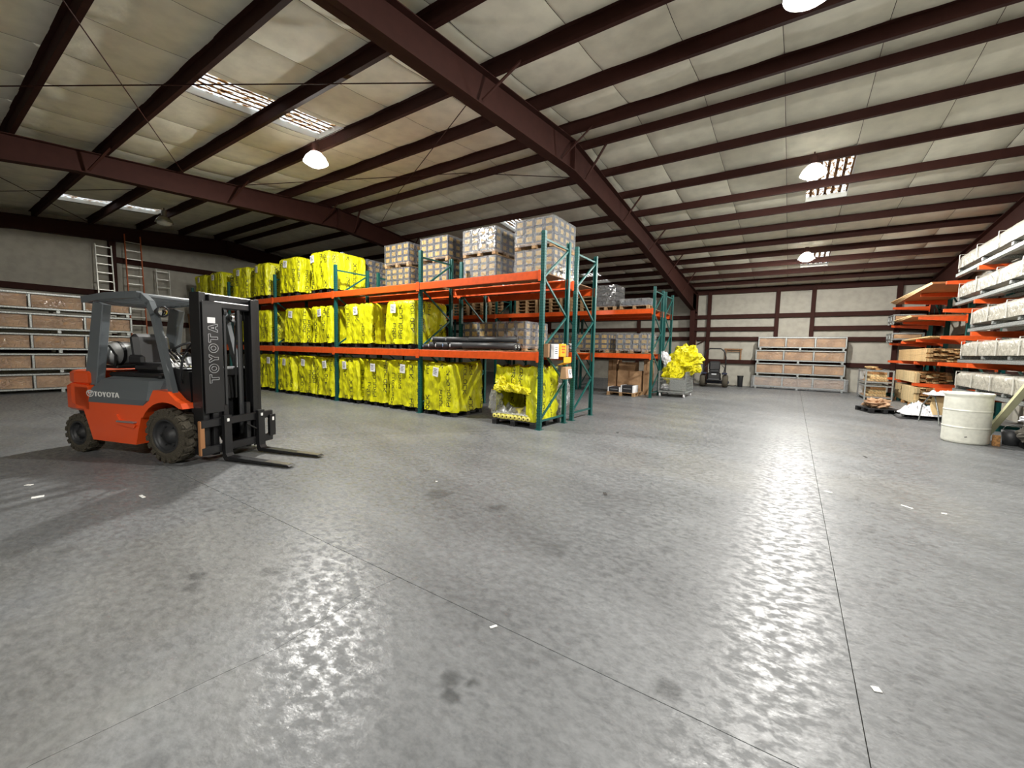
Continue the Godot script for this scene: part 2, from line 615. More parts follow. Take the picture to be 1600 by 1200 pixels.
func build_shell():
	# floor: slabs parted by sawn joints over a dark bed
	var fl := struct("floor")
	part("bed", cbox(Vector3(X1 - X0 + 0.4, 0.2, Z1 - Z0 + 0.4), 0.01), M.joint_dark, fl, Vector3((X0 + X1) / 2, -0.116, (Z0 + Z1) / 2))
	var jg := 0.0022
	for i in 2:
		for j in 3:
			var a := Vector2(JX[i] + jg, JZ[j] + jg)
			var b := Vector2(JX[i + 1] - jg, JZ[j + 1] - jg)
			if i == 0 and j == 2:
				# a crack runs through this slab from the joint towards the viewer
				var crack := []
				for k in 31:
					var z := lerpf(b.y, a.y, k / 30.0)
					crack.append(Vector2(-2.0 - 0.04 * (z + 1.6) + 0.035 * sin(z * 5.0) + 0.02 * sin(z * 13.0), z))
				var left := PackedVector2Array([b * Vector2(0, 1) + Vector2(a.x, 0), a])
				var right := PackedVector2Array([Vector2(b.x, a.y), b])
				crack.reverse()
				for c in crack:
					left.append(c - Vector2(0.0012, 0))
				crack.reverse()
				for c in crack:
					right.append(c + Vector2(0.0012, 0))
				part("slab", slab_mesh(left), M.concrete, fl)
				part("slab", slab_mesh(right), M.concrete, fl)
			else:
				part("slab", slab_mesh(PackedVector2Array([a, Vector2(b.x, a.y), b, Vector2(a.x, b.y)])), M.concrete, fl)
	# walls with thickness
	var zm := (Z0 + Z1) / 2
	var xm := (X0 + X1) / 2
	var wb := struct("wall_back")
	part("sheet", cbox(Vector3(X1 - X0 + 0.8, 4.9, 0.2), 0.01), M.wall_sheet, wb, Vector3(xm, 2.45, Z0 - 0.1))
	for gx in [[X0, -3.64, 2.71], [-3.48, -0.81, 2.71], [0.66, X1, 2.71], [X0, X1, 3.3], [X0, X1, 2.24], [X0, X1, 1.15]]:
		part("girt", cbox(Vector3(gx[1] - gx[0], 0.19, 0.14), 0.008), M.steel_brown, wb, Vector3((gx[0] + gx[1]) / 2, gx[2], Z0 + 0.08))
	for px in [-18.0, -15.4, -9.6, -7.0, -5.7, -3.56, -0.73, 0.58, 3.35]:
		part("post", cbox(Vector3(0.16, 4.5, 0.16), 0.008), M.steel_brown, wb, Vector3(px, 2.25, Z0 + 0.09))
	part("eave_strut", cbox(Vector3(X1 - X0, 0.24, 0.12), 0.008), M.steel_brown, wb, Vector3(xm, 4.5, Z0 + 0.08))
	for rx in [-20.7, -12.5, -4.2, 4.25]:
		part("column", column_mesh(), M.steel_brown, wb, Vector3(rx, 0, Z0 + 0.02))
	part("stay", bar_mesh(Vector3(-4.0, 1.98, Z0 + 0.17), Vector3(-3.56, 2.22, Z0 + 0.17), 0.04, 0.04), M.steel_brown, wb)
	var wl := struct("wall_left")
	part("sheet", end_wall_mesh(X0 - 0.1), M.wall_sheet, wl)
	for g in [[Z0, Z1, 3.2, 0.2], [Z0, -4.72, 4.46, 0.2], [Z0, Z1, 2.2, 0.2], [Z0, Z1, 1.12, 0.2]]:
		part("girt", cbox(Vector3(0.12, g[3], g[1] - g[0]), 0.008), M.steel_brown, wl, Vector3(X0 + 0.07, g[2], (g[0] + g[1]) / 2))
	for pz in [-16.5, -10.4, -4.62, 1.8]:
		part("post", cbox(Vector3(0.18, roof_y(pz) - 0.4, 0.2), 0.008), M.steel_brown, wl, Vector3(X0 + 0.1, (roof_y(pz) - 0.4) / 2, pz))
	var wr := struct("wall_right")
	part("sheet", end_wall_mesh(X1 + 0.1), M.wall_sheet, wr)
	for g in [3.2, 2.2, 1.12, 4.4]:
		part("girt", cbox(Vector3(0.12, 0.18, Z1 - Z0 if g < 4 else 20.0), 0.008), M.steel_brown, wr, Vector3(X1 - 0.07, g, zm))
	for pz in [-16.5, -10.4, -4.3, 1.8]:
		part("post", cbox(Vector3(0.18, roof_y(pz) - 0.4, 0.2), 0.008), M.steel_brown, wr, Vector3(X1 - 0.1, (roof_y(pz) - 0.4) / 2, pz))
	var wf := struct("wall_front")
	part("sheet", cbox(Vector3(X1 - X0 + 0.8, 5.1, 0.2), 0.01), M.wall_sheet, wf, Vector3(xm, 2.55, Z1 + 0.1))
	for g in [1.15, 2.24, 3.3]:
		part("girt", cbox(Vector3(X1 - X0, 0.19, 0.14), 0.008), M.steel_brown, wf, Vector3(xm, g, Z1 - 0.08))
	for rx in RAFTERS:
		part("column", column_mesh(), M.steel_brown, wf, Vector3(rx, 0, Z1 - 0.02), Basis(Vector3.UP, PI))
	# ceiling: insulation blankets over purlins over rafters
	var ce := struct("ceiling")
	var pm := purlin_mesh(X1 - X0, 1.0)
	var pn := purlin_mesh(X1 - X0, -1.0)
	for z in FAR_PURLINS:
		part("purlin", pm, M.steel_brown, ce, Vector3(xm, roof_y(z), z))
	for z in NEAR_PURLINS:
		part("purlin", pn, M.steel_brown, ce, Vector3(xm, roof_y(z), z))
	for rx in RAFTERS:
		part("rafter", rafter_mesh(), M.steel_brown, ce, Vector3(rx, 0, 0))
	for rx in [-12.6, -4.2]:
		for z in [-5.37, -7.95, -8.72, -11.28, -13.8, -16.35, -18.75, -2.73, -0.1]:
			var lo := Vector3(rx, roof_y(z) - rafter_depth(z) + 0.04, z + (0.25 if z > RIDGE else -0.12))
			for side in ([1] if absf(z - RIDGE) < 0.6 or rx > -5.0 else [-1, 1]):
				part("flange_brace", bar_mesh(lo + Vector3(side * 0.1, 0, 0), Vector3(rx + side * 0.62, roof_y(z) + 0.03, z), 0.05, 0.02), M.steel_brown, ce)
	for rd in [[-12.4, -4.1, -4.3, 0.2], [-12.4, 0.5, -4.3, -5.4], [-12.4, -9.8, -4.3, -5.4], [-12.4, -5.3, -4.3, -9.9], [-20.6, -4.1, -12.6, 0.2], [-20.6, 0.5, -12.6, -5.4]]:
		var a := Vector3(rd[0], roof_y(rd[1]) - 0.03, rd[1])
		var b := Vector3(rd[2], roof_y(rd[3]) - 0.03, rd[3])
		var pts := [a]
		if (rd[1] - RIDGE) * (rd[3] - RIDGE) < 0:
			var t: float = (RIDGE - rd[1]) / (rd[3] - rd[1])
			var c := a.lerp(b, t)
			c.y = roof_y(RIDGE) - 0.03
			pts.append(c)
		pts.append(b)
		part("brace_rod", tube_mesh(pts, 0.009, 6), M.steel_brown, ce)
	# blankets run from eave to ridge, 1.22 m wide
	var w := 1.22
	var x := X0 - 0.2
	while x < X1 + 0.2:
		var xe := minf(x + w, X1 + 0.2)
		for far in [true, false]:
			part("insulation_strip", strip_mesh(x, xe, far), M.insulation, ce)
		x = xe
	# the metal roof above keeps daylight out except at the skylights
	part("roof_sheet", roof_sheet_mesh(), M.steel_brown, ce)
	var k := 1
	for s in SKYLIGHTS:
		var o := struct("window_%d" % k)
		k += 1
		o.set_meta("label", "translucent corrugated roof skylight with leaf litter on top")
		part("skylight_sheet", skylight_mesh(s[0], s[1], s[2], false), M.skylight_sheet, o)
		part("skylight_rib", skylight_mesh(s[0], s[1], s[2], true), M.skylight_rib, o)
		for ez in [s[1] + 0.012, s[2] - 0.012]:
			part("end_curb", cbox(Vector3(0.88, 0.13, 0.02), 0.003), M.seam_tape, o, Vector3(s[0], roof_y(ez) + 0.262, ez))
		for sx in [-1, 1]:
			part("curb", curb_mesh(s[0] + sx * 0.44, s[1], s[2]), M.seam_tape, o)

func slab_mesh(poly: PackedVector2Array) -> ArrayMesh:
	var s := mb()
	var put := func(p: Vector3):
		s.set_uv2(Vector2((p.x - X0) / (X1 - X0), (p.z - Z0) / (Z1 - Z0)))
		s.set_uv(Vector2(p.x / 1.5, p.z / 0.95))
		s.add_vertex(p)
	if Geometry2D.is_polygon_clockwise(poly):
		poly.reverse()
	var ids := Geometry2D.triangulate_polygon(poly)
	for k in range(0, ids.size(), 3):
		var t := [poly[ids[k]], poly[ids[k + 1]], poly[ids[k + 2]]]
		if (t[1] - t[0]).cross(t[2] - t[0]) < 0:
			t.reverse()
		for q in t:
			put.call(Vector3(q.x, 0, q.y))
	for k in poly.size():
		var a := poly[k]
		var b := poly[(k + 1) % poly.size()]
		var A := Vector3(a.x, 0, a.y)
		var B := Vector3(b.x, 0, b.y)
		var d := Vector3(0, -0.016, 0)
		for q in [A, A + d, B + d, A, B + d, B]:
			put.call(q)
	return done(s)

func end_wall_mesh(x: float) -> ArrayMesh:
	var pts := [Vector2(Z0 - 0.2, -0.02), Vector2(Z1 + 0.2, -0.02), Vector2(Z1 + 0.2, 4.98), Vector2(RIDGE, 6.25), Vector2(Z0 - 0.2, 4.72)]
	return prism_mesh(pts, 0.2, 0.0, Transform3D(Basis(Vector3(0, 0, 1), Vector3.UP, Vector3(-1, 0, 0)), Vector3(x, 0, 0)))

func rafter_depth(z: float) -> float:
	var d := absf(z - RIDGE)
	if z > RIDGE:
		return lerpf(0.62, 0.44, d / 6.0) if d < 6.0 else lerpf(0.44, 0.9, clampf((d - 6.0) / 8.0, 0, 1))
	if d < 5.0:
		return lerpf(0.62, 0.55, d / 5.0)
	return lerpf(0.55, 0.95, clampf((d - 5.0) / 8.6, 0, 1))

func rafter_mesh() -> ArrayMesh:
	var s := mb()
	var zs := [Z0 + 0.05, -20.0, -17.0, -13.3, RIDGE, -2.3, 0.4, 3.4, Z1 - 0.05]
	for k in zs.size() - 1:
		var za: float = zs[k]
		var zb: float = zs[k + 1]
		var ta := roof_y(za) - 0.002
		var tb := roof_y(zb) - 0.002
		var ba := ta - rafter_depth(za)
		var bb := tb - rafter_depth(zb)
		for f in [[0.006, ta, ba, tb, bb], [0.11, ta, ta - 0.014, tb, tb - 0.014], [0.11, ba + 0.014, ba, bb + 0.014, bb]]:
			var h: float = f[0]
			hull(s, [Vector3(-h, f[2], zb - 0.0) if false else Vector3(-h, f[2], za), Vector3(-h, f[4], zb), Vector3(h, f[4], zb), Vector3(h, f[2], za), Vector3(-h, f[1], za), Vector3(-h, f[3], zb), Vector3(h, f[3], zb), Vector3(h, f[1], za)])
	# splice plates and stiffeners
	for z in [RIDGE]:
		box(s, Vector3(0, roof_y(z) - rafter_depth(z) / 2, z), Vector3(0.2, rafter_depth(z), 0.03))
	return done(s)

func column_mesh() -> ArrayMesh:
	# tapered column: outer flange at z = 0, inner flange leans into the hall
	var s := mb()
	var top := 4.4
	var d0 := 0.32
	var d1 := 0.85
	box(s, Vector3(0, top / 2, 0.02), Vector3(0.22, top, 0.016))
	hull(s, [Vector3(-0.006, 0, 0.0), Vector3(-0.006, 0, d0), Vector3(0.006, 0, d0), Vector3(0.006, 0, 0.0), Vector3(-0.006, top, 0.0), Vector3(-0.006, top, d1), Vector3(0.006, top, d1), Vector3(0.006, top, 0.0)])
	var knee := top - 0.82
	var dk := lerpf(d0, d1, knee / top)
	hull(s, [Vector3(-0.11, 0, d0), Vector3(-0.11, 0, d0 + 0.016), Vector3(0.11, 0, d0 + 0.016), Vector3(0.11, 0, d0), Vector3(-0.11, knee, dk), Vector3(-0.11, knee, dk + 0.016), Vector3(0.11, knee, dk + 0.016), Vector3(0.11, knee, dk)])
	box(s, Vector3(0, 0.012, 0.17), Vector3(0.28, 0.024, 0.42))
	return done(s)

func purlin_mesh(length: float, dir: float) -> ArrayMesh:
	# Z section: lower flange, web, upper flange, lips
	var s := mb()
	var t := 0.006
	box(s, Vector3(0, 0.1, 0), Vector3(length, 0.2, t))
	box(s, Vector3(0, t / 2, dir * 0.032), Vector3(length, t, 0.064))
	box(s, Vector3(0, 0.2 - t / 2, -dir * 0.032), Vector3(length, t, 0.064))
	box(s, Vector3(0, 0.012, dir * 0.064), Vector3(length, 0.024, t))
	return done(s)

func strip_mesh(xa: float, xb: float, far: bool) -> ArrayMesh:
	var s := mb(true)
	var xs := [xa + 0.004]
	for f in [0.06, 0.3, 0.5, 0.7, 0.94]:
		xs.append(lerpf(xa, xb, f))
	xs.append(xb - 0.004)
	for sk in SKYLIGHTS:
		for e in [sk[0] - 0.43, sk[0] + 0.43]:
			if e > xa + 0.01 and e < xb - 0.01:
				xs.append(e)
	xs.sort()
	var knots: Array = FAR_PURLINS.duplicate() if far else NEAR_PURLINS.duplicate()
	knots.push_front(RIDGE)
	knots.append(Z0 - 0.15 if far else Z1 + 0.15)
	var zs := []
	for k in knots.size() - 1:
		for i in 6:
			zs.append([lerpf(knots[k], knots[k + 1], i / 6.0), i / 6.0, knots[k + 1] - knots[k]])
	zs.append([knots[-1], 0.0, 1.0])
	var nz := noise(0.9, 2, 5)
	var p := func(x: float, zi: int) -> Vector3:
		var z: float = zs[zi][0]
		var f: float = zs[zi][1]
		var u := (x - xa) / (xb - xa)
		var sag: float = sin(f * PI) * 0.035 * minf(absf(zs[zi][2]) / 1.25, 1.0)
		var lift := 0.03 * pow(absf(u * 2 - 1), 10.0)
		return Vector3(x, roof_y(z) + 0.203 - sag * (0.75 + 0.4 * nz.get_noise_2d(x, z)) + lift, z)
	for i in xs.size() - 1:
		if xs[i + 1] - xs[i] < 0.002:
			continue
		for j in zs.size() - 1:
			var cx: float = (xs[i] + xs[i + 1]) / 2
			var cz: float = (zs[j][0] + zs[j + 1][0]) / 2
			var hole := false
			for sk in SKYLIGHTS:
				if absf(cx - sk[0]) < 0.43 and cz > sk[1] and cz < sk[2]:
					hole = true
			if hole:
				continue
			var a: Vector3 = p.call(xs[i], j)
			var b: Vector3 = p.call(xs[i + 1], j)
			var c: Vector3 = p.call(xs[i + 1], j + 1)
			var d: Vector3 = p.call(xs[i], j + 1)
			if far:
				quad(s, d, c, b, a)
			else:
				quad(s, a, b, c, d)
	return done(s)

func roof_sheet_mesh() -> ArrayMesh:
	var s := mb()
	var xs := [X0 - 0.4, X1 + 0.4]
	var zs := [Z0 - 0.4, RIDGE, Z1 + 0.4]
	for sk in SKYLIGHTS:
		for e in [sk[0] - 0.45, sk[0] + 0.45]:
			if not xs.has(e): xs.append(e)
		for e in [sk[1], sk[2]]:
			if not zs.has(e): zs.append(e)
	xs.sort(); zs.sort()
	for i in xs.size() - 1:
		for j in zs.size() - 1:
			var cx: float = (xs[i] + xs[i + 1]) / 2
			var cz: float = (zs[j] + zs[j + 1]) / 2
			var hole := false
			for sk in SKYLIGHTS:
				if absf(cx - sk[0]) < 0.45 and cz > sk[1] and cz < sk[2]:
					hole = true
			if hole:
				continue
			var p := []
			for y in [0.3, 0.36]:
				for e in [[i, j], [i, j + 1], [i + 1, j + 1], [i + 1, j]]:
					p.append(Vector3(xs[e[0]], roof_y(zs[e[1]]) + y, zs[e[1]]))
			hull(s, p)
	return done(s)

func skylight_mesh(cx: float, za: float, zb: float, ribs_only: bool) -> ArrayMesh:
	# corrugated sheet: trapezoid ribs running down the slope
	var s := mb()
	var prof := []
	var ribs := 6
	var pitch := 0.9 / ribs
	for k in ribs:
		var x := cx - 0.45 + k * pitch
		prof.append(Vector2(x, 0.0)); prof.append(Vector2(x + pitch * 0.62, 0.0))
		prof.append(Vector2(x + pitch * 0.72, 0.04)); prof.append(Vector2(x + pitch * 0.9, 0.04))
	prof.append(Vector2(cx + 0.45, 0.0))
	for k in prof.size() - 1:
		if (k % 4 != 0) != ribs_only:
			continue
		var a: Vector2 = prof[k]
		var b: Vector2 = prof[k + 1]
		var v := [Vector3(a.x, roof_y(za) + 0.31 + a.y, za), Vector3(b.x, roof_y(za) + 0.31 + b.y, za), Vector3(b.x, roof_y(zb) + 0.31 + b.y, zb), Vector3(a.x, roof_y(zb) + 0.31 + a.y, zb)]
		for i in [0, 1, 2, 0, 2, 3]:
			s.set_uv(Vector2(v[i].x * 0.9, v[i].z * 0.9))
			s.add_vertex(v[i])
	return done(s)

func curb_mesh(x: float, za: float, zb: float) -> ArrayMesh:
	var s := mb()
	hull(s, [Vector3(x - 0.012, roof_y(za) + 0.2, za), Vector3(x - 0.012, roof_y(zb) + 0.2, zb), Vector3(x + 0.012, roof_y(zb) + 0.2, zb), Vector3(x + 0.012, roof_y(za) + 0.2, za), Vector3(x - 0.012, roof_y(za) + 0.32, za), Vector3(x - 0.012, roof_y(zb) + 0.32, zb), Vector3(x + 0.012, roof_y(zb) + 0.32, zb), Vector3(x + 0.012, roof_y(za) + 0.32, za)])
	return done(s)

# ---------------------------------------------------------------- lamps
func build_lamps():
	lamp(Vector3(-8.4, 5.25, -5.06), true, "lit high-bay lamp below the long skylight left of the main rafter")
	lamp(Vector3(0.1, 5.27, -10.9), true, "lit high-bay lamp beside the right skylight, halfway to the back")
	lamp(Vector3(0.15, 4.74, -17.2), true, "lit high-bay lamp farthest back, near the rear wall")
	lamp(Vector3(-0.1, 5.3, -5.6), true, "lit high-bay lamp over the open floor, at the top edge")
	lamp(Vector3(-0.1, 4.75, 2.4), true, "lit high-bay lamp behind the viewpoint, out of view", 0.85)
	lamp(Vector3(-16.7, 5.25, -4.97), false, "unlit high-bay lamp hanging near the left wall")

func lamp(at: Vector3, lit: bool, label: String, power := 1.0):
	var o := thing("high_bay_lamp", label, "lamp", at, 0.0, "high-bay lamps under the roof")
	var top := roof_y(at.z) + 0.05 - at.y
	part("hook", tube_mesh([Vector3(0, 0.34, 0), Vector3(0, top, 0)], 0.012), M.steel_brown, o)
	part("ballast_housing", lathe_mesh([Vector2(0.0, 0.36), Vector2(0.06, 0.36), Vector2(0.075, 0.33), Vector2(0.075, 0.2), Vector2(0.05, 0.17), Vector2(0.0, 0.17)], 16, false), M.steel_brown if lit else M.lamp_clear, o)
	part("shade", lathe_mesh([Vector2(0.05, 0.19), Vector2(0.1, 0.16), Vector2(0.18, 0.08), Vector2(0.235, -0.02), Vector2(0.243, -0.02), Vector2(0.19, 0.085), Vector2(0.11, 0.17), Vector2(0.05, 0.2)], 24), M.lamp_shade if lit else M.lamp_clear, o)
	part("bulb", lathe_mesh([Vector2(0.0, 0.14), Vector2(0.05, 0.12), Vector2(0.12, 0.08), Vector2(0.2, -0.01), Vector2(0.185, -0.06), Vector2(0.11, -0.1), Vector2(0.0, -0.115)], 20), M.lamp_glow if lit else M.lens_glass, o)
	if lit:
		var l := OmniLight3D.new()
		l.name = "lamp_light"
		l.position = Vector3(0, 0.0, 0)
		l.light_color = Color(1.0, 0.99, 0.965)
		l.light_energy = LAMP_E * power
		l.light_size = 0.1
		l.omni_range = 60.0
		l.omni_attenuation = 2.0
		l.shadow_enabled = true
		o.add_child(l)

# ---------------------------------------------------------------- pallet racks
const RX := [-3.84, -6.98, -10.18, -13.33, -16.48, -19.63]
const BEAM_LO := 1.36
const BEAM_HI := 2.83

func upright_post() -> ArrayMesh:
	if MC.has("upright"):
		return MC["upright"]
	# open channel with the lips to the rear; slots punched in the front as small recesses
	var s := mb()
	var h := 3.62
	box(s, Vector3(0, h / 2, 0.0), Vector3(0.078, h, 0.003))
	for sx in [-1, 1]:
		box(s, Vector3(sx * 0.0375, h / 2, -0.033), Vector3(0.003, h, 0.066))
		box(s, Vector3(sx * 0.027, h / 2, -0.066), Vector3(0.024, h, 0.003))
	box(s, Vector3(0, 0.004, -0.03), Vector3(0.13, 0.008, 0.13))
	MC["upright"] = done(s)
	return MC["upright"]

func slots_mesh() -> ArrayMesh:
	if MC.has("slots"):
		return MC["slots"]
	var s := mb()
	for k in 69:
		for sx in [-1, 1]:
			box(s, Vector3(sx * 0.016, 0.1 + k * 0.0508, 0.001), Vector3(0.011, 0.02, 0.004))
			box(s, Vector3(0.0385, 0.1 + k * 0.0508, -0.033 + sx * 0.014), Vector3(0.003, 0.018, 0.01))
	MC["slots"] = done(s)
	return MC["slots"]

# one upright frame: two posts with bracing, origin at the front post
func rack_frame(x: float, zf: float, zr: float, label: String, group: String):
	var o := thing("rack_upright_frame", label, "rack frame", Vector3(x, 0, zf), 0, group)
	var d := zr - zf
	part("post", upright_post(), M.rack_teal, o)
	part("post", upright_post(), M.rack_teal, o, Vector3(0, 0, d), Basis(Vector3.UP, PI))
	part("slot_row", slots_mesh(), M.hole_dark, o)
	for y in [0.16, 3.48]:
		part("brace", bar_mesh(Vector3(0, y, -0.05), Vector3(0, y, d + 0.05), 0.03, 0.035), M.rack_teal, o)
	var ys := [0.18, 0.85, 1.5, 2.15, 2.8, 3.45]
	for k in 5:
		var a := Vector3(0, ys[k], -0.05 if k % 2 == 0 else d + 0.05)
		var b := Vector3(0, ys[k + 1], d + 0.05 if k % 2 == 0 else -0.05)
		part("brace", bar_mesh(a, b, 0.03, 0.035), M.rack_teal, o)

func rack_beam(xa: float, xb: float, y: float, z: float, label: String, group: String):
	# xa > xb; box beam with a ledge and end plates
	var o := thing("rack_beam", label, "rack beam", Vector3((xa + xb) / 2, y, z), 0, group)
	var l := xa - xb - 0.09
	part("beam", cbox(Vector3(l, 0.15, 0.045), 0.006), M.rack_orange, o)
	for sx in [-1, 1]:
		part("end_plate", cbox(Vector3(0.05, 0.2, 0.012), 0.003), M.rack_orange, o, Vector3(sx * (l / 2 + 0.02), -0.01, 0.03 if true else 0.0))

func deck(xa: float, xb: float, y: float, za: float, zb: float, label: String, group: String):
	var o := thing("rack_deck", label, "rack deck", Vector3((xa + xb) / 2, y, (za + zb) / 2), 0, group)
	var n := 3
	var w := (xa - xb - 0.12) / n
	for k in n:
		part("board", cbox(Vector3(w - 0.006, 0.018, absf(za - zb) - 0.06), 0.003), M.deck_wood, o, Vector3(-(xa - xb - 0.12) / 2 + w * (k + 0.5), 0, 0))

func build_racks():
	var rows := [
		{"n": "front rack row", "zf": -6.6, "zr": -7.66, "bays": 5},
		{"n": "second rack row", "zf": -7.97, "zr": -9.02, "bays": 5},
		{"n": "far rack row", "zf": -13.82, "zr": -14.9, "bays": 3},
		{"n": "rearmost rack row", "zf": -15.2, "zr": -16.25, "bays": 3}]
	for r in rows:
		for k in r.bays + 1:
			rack_frame(RX[k], r.zf, r.zr, "teal upright frame, %s from right, %s" % [nth(k), r.n], "rack upright frames")
		for k in r.bays:
			for lv in [["lower", BEAM_LO], ["upper", BEAM_HI]]:
				for f in [["front", r.zf + 0.03], ["rear", r.zr - 0.03]]:
					var z: float = f[1]
					rack_beam(RX[k], RX[k + 1], lv[1], z, "orange %s %s beam, %s bay from right, %s" % [lv[0], f[0], nth(k), r.n], "orange rack beams")
				deck(RX[k] - 0.0, RX[k + 1], lv[1] + 0.086, r.zf, r.zr, "wooden deck on %s beams, %s bay from right, %s" % [lv[0], nth(k), r.n], "rack decks")

# ---------------------------------------------------------------- yellow bags on pallets
func bag_mesh(variant: int, w: float, h: float, d: float, ear := 0.0) -> ArrayMesh:
	var key := "bag%d_%.2f_%.2f_%.2f_%.2f" % [variant, w, h, d, ear]
	if MC.has(key):
		return MC[key]
	var s := mb(true)
	var nz := noise(1.0, 3, 100 + variant)
	var rows := 20
	var per := []          # points round the foot: position, outward normal, distance
	var cr := 0.07
	var corners := [Vector2(w / 2 - cr, d / 2 - cr), Vector2(-w / 2 + cr, d / 2 - cr), Vector2(-w / 2 + cr, -d / 2 + cr), Vector2(w / 2 - cr, -d / 2 + cr)]
	for k in 4:
		var c: Vector2 = corners[k]
		for i in 5:
			var a := PI / 2 * k + PI / 8 * i
			per.append([c + Vector2(cos(a), sin(a)) * cr, Vector2(cos(a), sin(a))])
		var nx: Vector2 = corners[(k + 1) % 4]
		var n := Vector2(cos(PI / 2 * (k + 1)), sin(PI / 2 * (k + 1)))
		for i in range(1, 18):
			per.append([c.lerp(nx, i / 18.0) + n * cr, n])
	var dist := 0.0
	var us := []
	for i in per.size():
		us.append(dist)
		dist += per[i][0].distance_to(per[(i + 1) % per.size()][0])
	var off := Vector2(variant * 0.37, variant * 0.23)
	var P := func(i: int, r: int) -> Vector3:
		var q: Vector2 = per[i % per.size()][0]
		var n: Vector2 = per[i % per.size()][1]
		var f := float(r) / rows
		var y := f * h
		# pleats hang mostly upright, some fold across
		var a := nz.get_noise_3d(q.x * 5.0, y * 0.9, q.y * 5.0)
		var b := absf(nz.get_noise_3d(q.x * 11.0 + 40, y * 1.8, q.y * 11.0))
		var c := nz.get_noise_3d(q.x * 4.0, y * 5.0 + 9, q.y * 4.0)
		var o := a * 0.05 - b * 0.045 + c * 0.025
		if f < 0.14:
			o += (0.14 - f) * (0.1 + nz.get_noise_2d(q.x * 4 + 7, q.y * 4) * 0.5)
		if f > 0.9:
			var t := (f - 0.9) / 0.1
			o -= 0.06 * (1.0 - sqrt(maxf(1.0 - t * t, 0.0)))
		if r == 0:
			y += 0.06 * maxf(nz.get_noise_2d(q.x * 5, q.y * 5 + 30), 0.0)
		var e := 0.0
		if ear > 0.0 and q.x > 0 and q.y < 0:
			e = ear * pow(clampf((q.x / w * 2) * (-q.y / d * 2), 0, 1), 3.0) * f * f
		return Vector3(q.x + n.x * o, y + e, q.y + n.y * o)
	var put := func(i: int, r: int):
		var u: float = us[i % per.size()] + (dist if i >= per.size() else 0.0)
		s.set_uv(Vector2(-u / 1.25, -h * r / rows / 1.25) + off)
		s.add_vertex(P.call(i, r))
	for i in per.size():
		for r in rows:
			put.call(i, r); put.call(i + 1, r); put.call(i + 1, r + 1)
			put.call(i, r); put.call(i + 1, r + 1); put.call(i, r + 1)
	# top: rings drawn in to the middle, slack film
	var rings := 6
	var T := func(i: int, k: int) -> Vector3:
		var e: Vector3 = P.call(i, rows)
		var f := float(k) / rings
		var q := e.lerp(Vector3(0, h, 0), f)
		if k > 0:
			q.y += -0.02 + 0.05 * nz.get_noise_3d(q.x * 3.5, 3, q.z * 3.5)
		return q
	for i in per.size():
		for k in rings:
			var a: Vector3 = T.call(i, k); var b: Vector3 = T.call(i + 1, k)
			var c: Vector3 = T.call(i + 1, k + 1); var e: Vector3 = T.call(i, k + 1)
			for v in ([a, b, c, a, c, e] if k < rings - 1 else [a, b, c]):
				s.set_uv(Vector2(v.x, v.z) / 1.25 + off)
				s.add_vertex(v)
	MC[key] = done(s)
	return MC[key]

func pallet(at: Vector3, w: float, d: float, m: Material, label: String, group: String, turn := 0.0) -> Node3D:
	var o := thing("pallet", label, "pallet", at, turn, group)
	pallet_parts(o, w, d, m)
	return o

func pallet_parts(o: Node3D, w: float, d: float, m: Material, y0 := 0.0):
	for k in 3:
		part("runner", cbox(Vector3(0.1, 0.02, d), 0.003), m, o, Vector3((k - 1) * (w / 2 - 0.05), y0 + 0.01, 0))
		for j in 3:
			part("block", cbox(Vector3(0.1, 0.08, 0.12), 0.004), m, o, Vector3((k - 1) * (w / 2 - 0.05), y0 + 0.06, (j - 1) * (d / 2 - 0.06)))
	for k in 6:
		part("deck_board", cbox(Vector3(w, 0.02, d / 6.0 - 0.025), 0.003), m, o, Vector3(0, y0 + 0.11, -d / 2 + d / 12.0 + k * (d - 0.0) / 6.0))

func bag(xl: float, xr: float, yb: float, h: float, zf: float, d: float, variant: int, label: String, plabel: String, turn := 0.0, ear := 0.0, tagx := 0.0):
	var w := xr - xl - 0.06
	var c := Vector3((xl + xr) / 2, yb, zf - d / 2)
	var pl := pallet(c, w - 0.06, d - 0.06, M.black_plastic, plabel, "black pallets under the yellow bags")
	pl.scale.y = 0.8
	var o := thing("yellow_bag", label, "bag", c + Vector3(0, 0.1, 0), turn, "yellow printed bags on the racks")
	part("film", bag_mesh(variant, w, h - 0.1, d, ear), M.bag_print, o)
	var b := Basis(Vector3.UP, 0.04 * (variant % 3 - 1)) * Basis(Vector3.BACK, 0.06 * (variant % 5 - 2))
	var p := Vector3(tagx, h - 0.1 - 0.19, d / 2 + 0.028)
	var t := part("document_pouch", cbox(Vector3(0.17, 0.2, 0.008), 0.002), M.paper_white, o, p, b)
	for k in 4:
		part("print_line", cbox(Vector3(0.11 - 0.02 * (k % 2), 0.012, 0.002), 0.0005), M.ink, t, Vector3(-0.01, 0.06 - k * 0.035, 0.0046))

